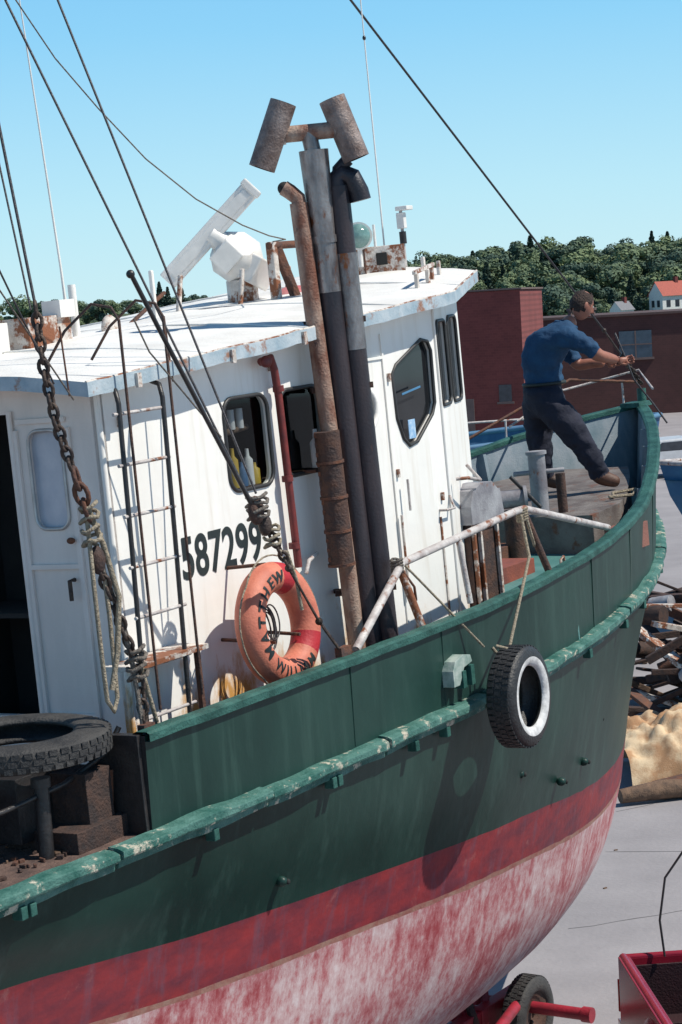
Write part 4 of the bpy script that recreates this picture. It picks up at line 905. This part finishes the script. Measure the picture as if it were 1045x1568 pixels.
# ================================================================ HILLS, TREES, HOUSES
def hz(x,y):
    t=max(0,min(1,(y-330)/110)); prof=9.0+2.0*math.exp(-((x-55)/24)**2)-1.0*math.exp(-((x-5)/25)**2)+.8*sin(x*.045)
    return t*t*(3-2*t)*prof+.6*noise.noise(V((x*.03,y*.03,0)))*t
q=PB(); vs=[];nx,ny=80,26
for j_ in range(ny+1):
    for i_ in range(nx+1):
        x=-400+800*i_/nx; y=325+ (600-325)*j_/ny; vs.append((x,y,hz(x,min(y,445)) if j_>0 else -.5))
q.add(vs,[(j_*(nx+1)+i_,j_*(nx+1)+i_+1,(j_+1)*(nx+1)+i_+1,(j_+1)*(nx+1)+i_) for j_ in range(ny) for i_ in range(nx)],mat('hill_grass',(.06,.09,.045),(.09,.12,.055),.9,scale=.1,bump=0),True)
q.build('hill')
def leafmat(name,a,b):
    m=bpy.data.materials.new(name); m.use_nodes=True; n=m.node_tree; p_=n.nodes['Principled BSDF']; p_.inputs['Roughness'].default_value=.8; p_.inputs['Specular IOR Level'].default_value=.2
    tc=n.nodes.new('ShaderNodeTexCoord'); nz=n.nodes.new('ShaderNodeTexNoise'); nz.inputs['Scale'].default_value=5; nz.inputs['Detail'].default_value=2
    oi=n.nodes.new('ShaderNodeObjectInfo'); rp=n.nodes.new('ShaderNodeValToRGB'); rp.color_ramp.elements[0].position=.2; rp.color_ramp.elements[1].position=.8
    rp.color_ramp.elements[0].color=lin(a); rp.color_ramp.elements[1].color=lin(b)
    ma=n.nodes.new('ShaderNodeMath'); ma.operation='MULTIPLY_ADD'; ma.inputs[1].default_value=.8; n.links.new(oi.outputs['Random'],ma.inputs[0])
    mb=n.nodes.new('ShaderNodeMath'); mb.operation='SUBTRACT'; mb.inputs[1].default_value=.40; n.links.new(nz.outputs[0],mb.inputs[0]); n.links.new(mb.outputs[0],ma.inputs[2])
    n.links.new(tc.outputs['Object'],nz.inputs[0]); n.links.new(ma.outputs[0],rp.inputs[0]); n.links.new(rp.outputs[0],p_.inputs['Base Color']); return m
lf=leafmat('hazy_foliage',(.075,.115,.085),(.18,.23,.12)); lfd=leafmat('fir_foliage',(.03,.06,.05),(.06,.09,.065)); bark=mat('bark',(.08,.055,.04),None,.9)  # distance haze mixed into the broadleaf colours as a paler, bluer green
def treemesh(seed,conifer=False):
    random.seed(seed); p=PB()
    p.tube([(0,0,0),(.01,0,.4),(0,.01,.75)],[.035,.022,.008],bark,6)
    vs=[];fs=[]
    def leaf(c,s_,nd=None):
        a=V((random.gauss(0,1),random.gauss(0,1),random.gauss(0,1))).normalized()
        if nd is not None: a=(nd+a*.45).normalized()
        b=a.orthogonal().normalized(); b=Matrix.Rotation(random.uniform(0,6.28),3,a)@b; c2=a.cross(b); o_=len(vs)
        vs.extend([c+b*s_,c+c2*s_*.8,c-b*s_,c-c2*s_*.8]); fs.append((o_,o_+1,o_+2,o_+3))
    if conifer:
        for k in range(1000):
            z=random.random()**.8; r_=.24*(1-z)*(.7+.3*abs(sin(z*28)))+.01; a=random.uniform(0,6.28); rr=r_*random.random()**.5
            leaf(V((rr*cos(a),rr*sin(a),.1+.9*z-rr*.25)),.028)
    else:
        lobes=[]
        for k in range(11):
            a=random.uniform(0,6.28); rr=random.uniform(.05,.30); z=random.uniform(.34,.84)-rr*.3; lobes.append((V((rr*cos(a),rr*sin(a),z)),random.uniform(.10,.20)))
            p.tube([(0,0,.3),(rr*cos(a),rr*sin(a),z)],[.015,.005],bark,5)
        for c,r_ in lobes:
            for k in range(150):
                n_=V((random.gauss(0,1),random.gauss(0,1),random.gauss(0,1))).normalized(); d_=n_*r_*random.uniform(.75,1.08); d_.z*=.85; leaf(c+d_,random.uniform(.02,.042),n_)
    p.add(vs,fs,lfd if conifer else lf); me=bpy.data.meshes.new('tree_mesh'); me.from_pydata([tuple(v) for v in p.v],[],p.f)
    for m in p.mats: me.materials.append(m)
    me.polygons.foreach_set('material_index',p.m); return me
TMs=[treemesh(s) for s in(1,2,3,4,5)]; CMs=[treemesh(9,True),treemesh(10,True)]
tp_=bpy.data.objects.new('tree_mass',None); scn.collection.objects.link(tp_)
random.seed(11)
def tree(x,y,h_,me,wd=1):
    o=bpy.data.objects.new('tree_part',me); scn.collection.objects.link(o); o.parent=tp_; o.location=(x,y,hz(x,min(y,445))-.3); o.rotation_euler=(0,0,random.uniform(0,6.28)); o.scale=(h_*wd,h_*wd,h_)
houses=[(56.0,352,0,6,1),(62.0,356,.2,5,1),(47,345,.3,3.6,0)]
def nearhouse(x,y): return any(abs(x/y-hx/hy)*350<hw*.70 and y<hy+1 for hx,hy,_,hw,_ in houses)
for k in range(330):
    x=random.uniform(12,92); y=345+95*random.random()**.8
    if nearhouse(x,y): continue
    tree(x,y,random.uniform(3.8,8.8),random.choice(TMs+TMs+CMs[:1]),random.uniform(1.0,1.45))
for k in range(210):
    x=random.uniform(-95,14); y=random.uniform(385,440); tree(x,y,random.uniform(2.4,4.2),random.choice(TMs),random.uniform(1.1,1.5))
for x,h_,c in((-58,8.2,0),(-55,7.0,0),(-43.5,6.2,0),(-40.5,6.0,0),(-31.5,8.2,1),(-30,7.2,1),(-27.5,7.8,1),(-24.5,6.6,0),(-21,5.6,0),(-17,5,0),(-12,5.2,0)):
    tree(x,400,h_,random.choice(CMs if c else TMs),1.1 if c else 1.0)
hw_=mat('house_white',(.75,.74,.72),None,.7,bump=0); hr_=mat('house_red_roof',(.42,.10,.07),(.32,.08,.06),.8,bump=0)
for hx,hy,a,wd,kind in houses:
    e_=empty('white_house',Matrix.Translation((hx,hy,hz(hx,hy)+(1.0 if kind else .8)))@Matrix.Rotation(a+.5,4,'Z'))
    q=PB(); H2=wd*.50+1.0; q.box((0,0,H2/2-1.5),(wd,wd*.6,H2+3),hw_); q.prism([(-wd*.3,H2),(wd*.3,H2),(0,H2+wd*.32)],0,-wd/2,wd/2,hw_); q.build('walls',e_)
    q=PB(); rm_=hr_ if kind else mat('house_grey_roof',(.2,.2,.22),None,.8)
    for s in(-1,1):
        q.add([(-wd*.53,s*wd*.36,H2-.06*wd),(wd*.53,s*wd*.36,H2-.06*wd),(wd*.53,0,H2+wd*.34),(-wd*.53,0,H2+wd*.34)],[(0,1,2,3)],rm_)
    q.box((wd*.2,0,H2+wd*.35),(.6,.6,1.2),bk); q.build('roof',e_)
    q=PB()
    for x in(-.3,0,.3): q.box((x*wd,-wd*.3-.02,H2*.6),(.8,.06,1.1),dwin)
    for y in(-.12,.12): q.box((-wd/2-.02,y*wd,H2*.6),(.06,.7,1.1),dwin)
    q.box((0,-wd*.3-.03,.3),(.9,.06,1.6),dwin); q.build('windows',e_)
pc=empty('parked_car',Matrix.Translation((12.2,78,0))@Matrix.Rotation(.3,4,'Z'))
q=PB(); cp=mat('car_white',(.6,.6,.62),None,.3,bump=0)
q.prism([(-2.1,.35),(-2.1,.8),(-1.3,.95),(-.8,1.4),(.7,1.42),(1.3,.95),(2.1,.85),(2.15,.35)],1,-.8,.8,cp); q.prism([(-1.15,.97),(-.75,1.34),(.65,1.36),(1.1,.97)],1,-.81,.81,dwin)
q.build('body',pc,bevel=.05)
q=PB()
for x in(-1.3,1.3):
    for s in(-1,1): q.tube([(x,s*.65,.32),(x,s*.85,.32)],.32,rubber,18)
q.build('wheels',pc)
print('objs',len(bpy.data.objects))
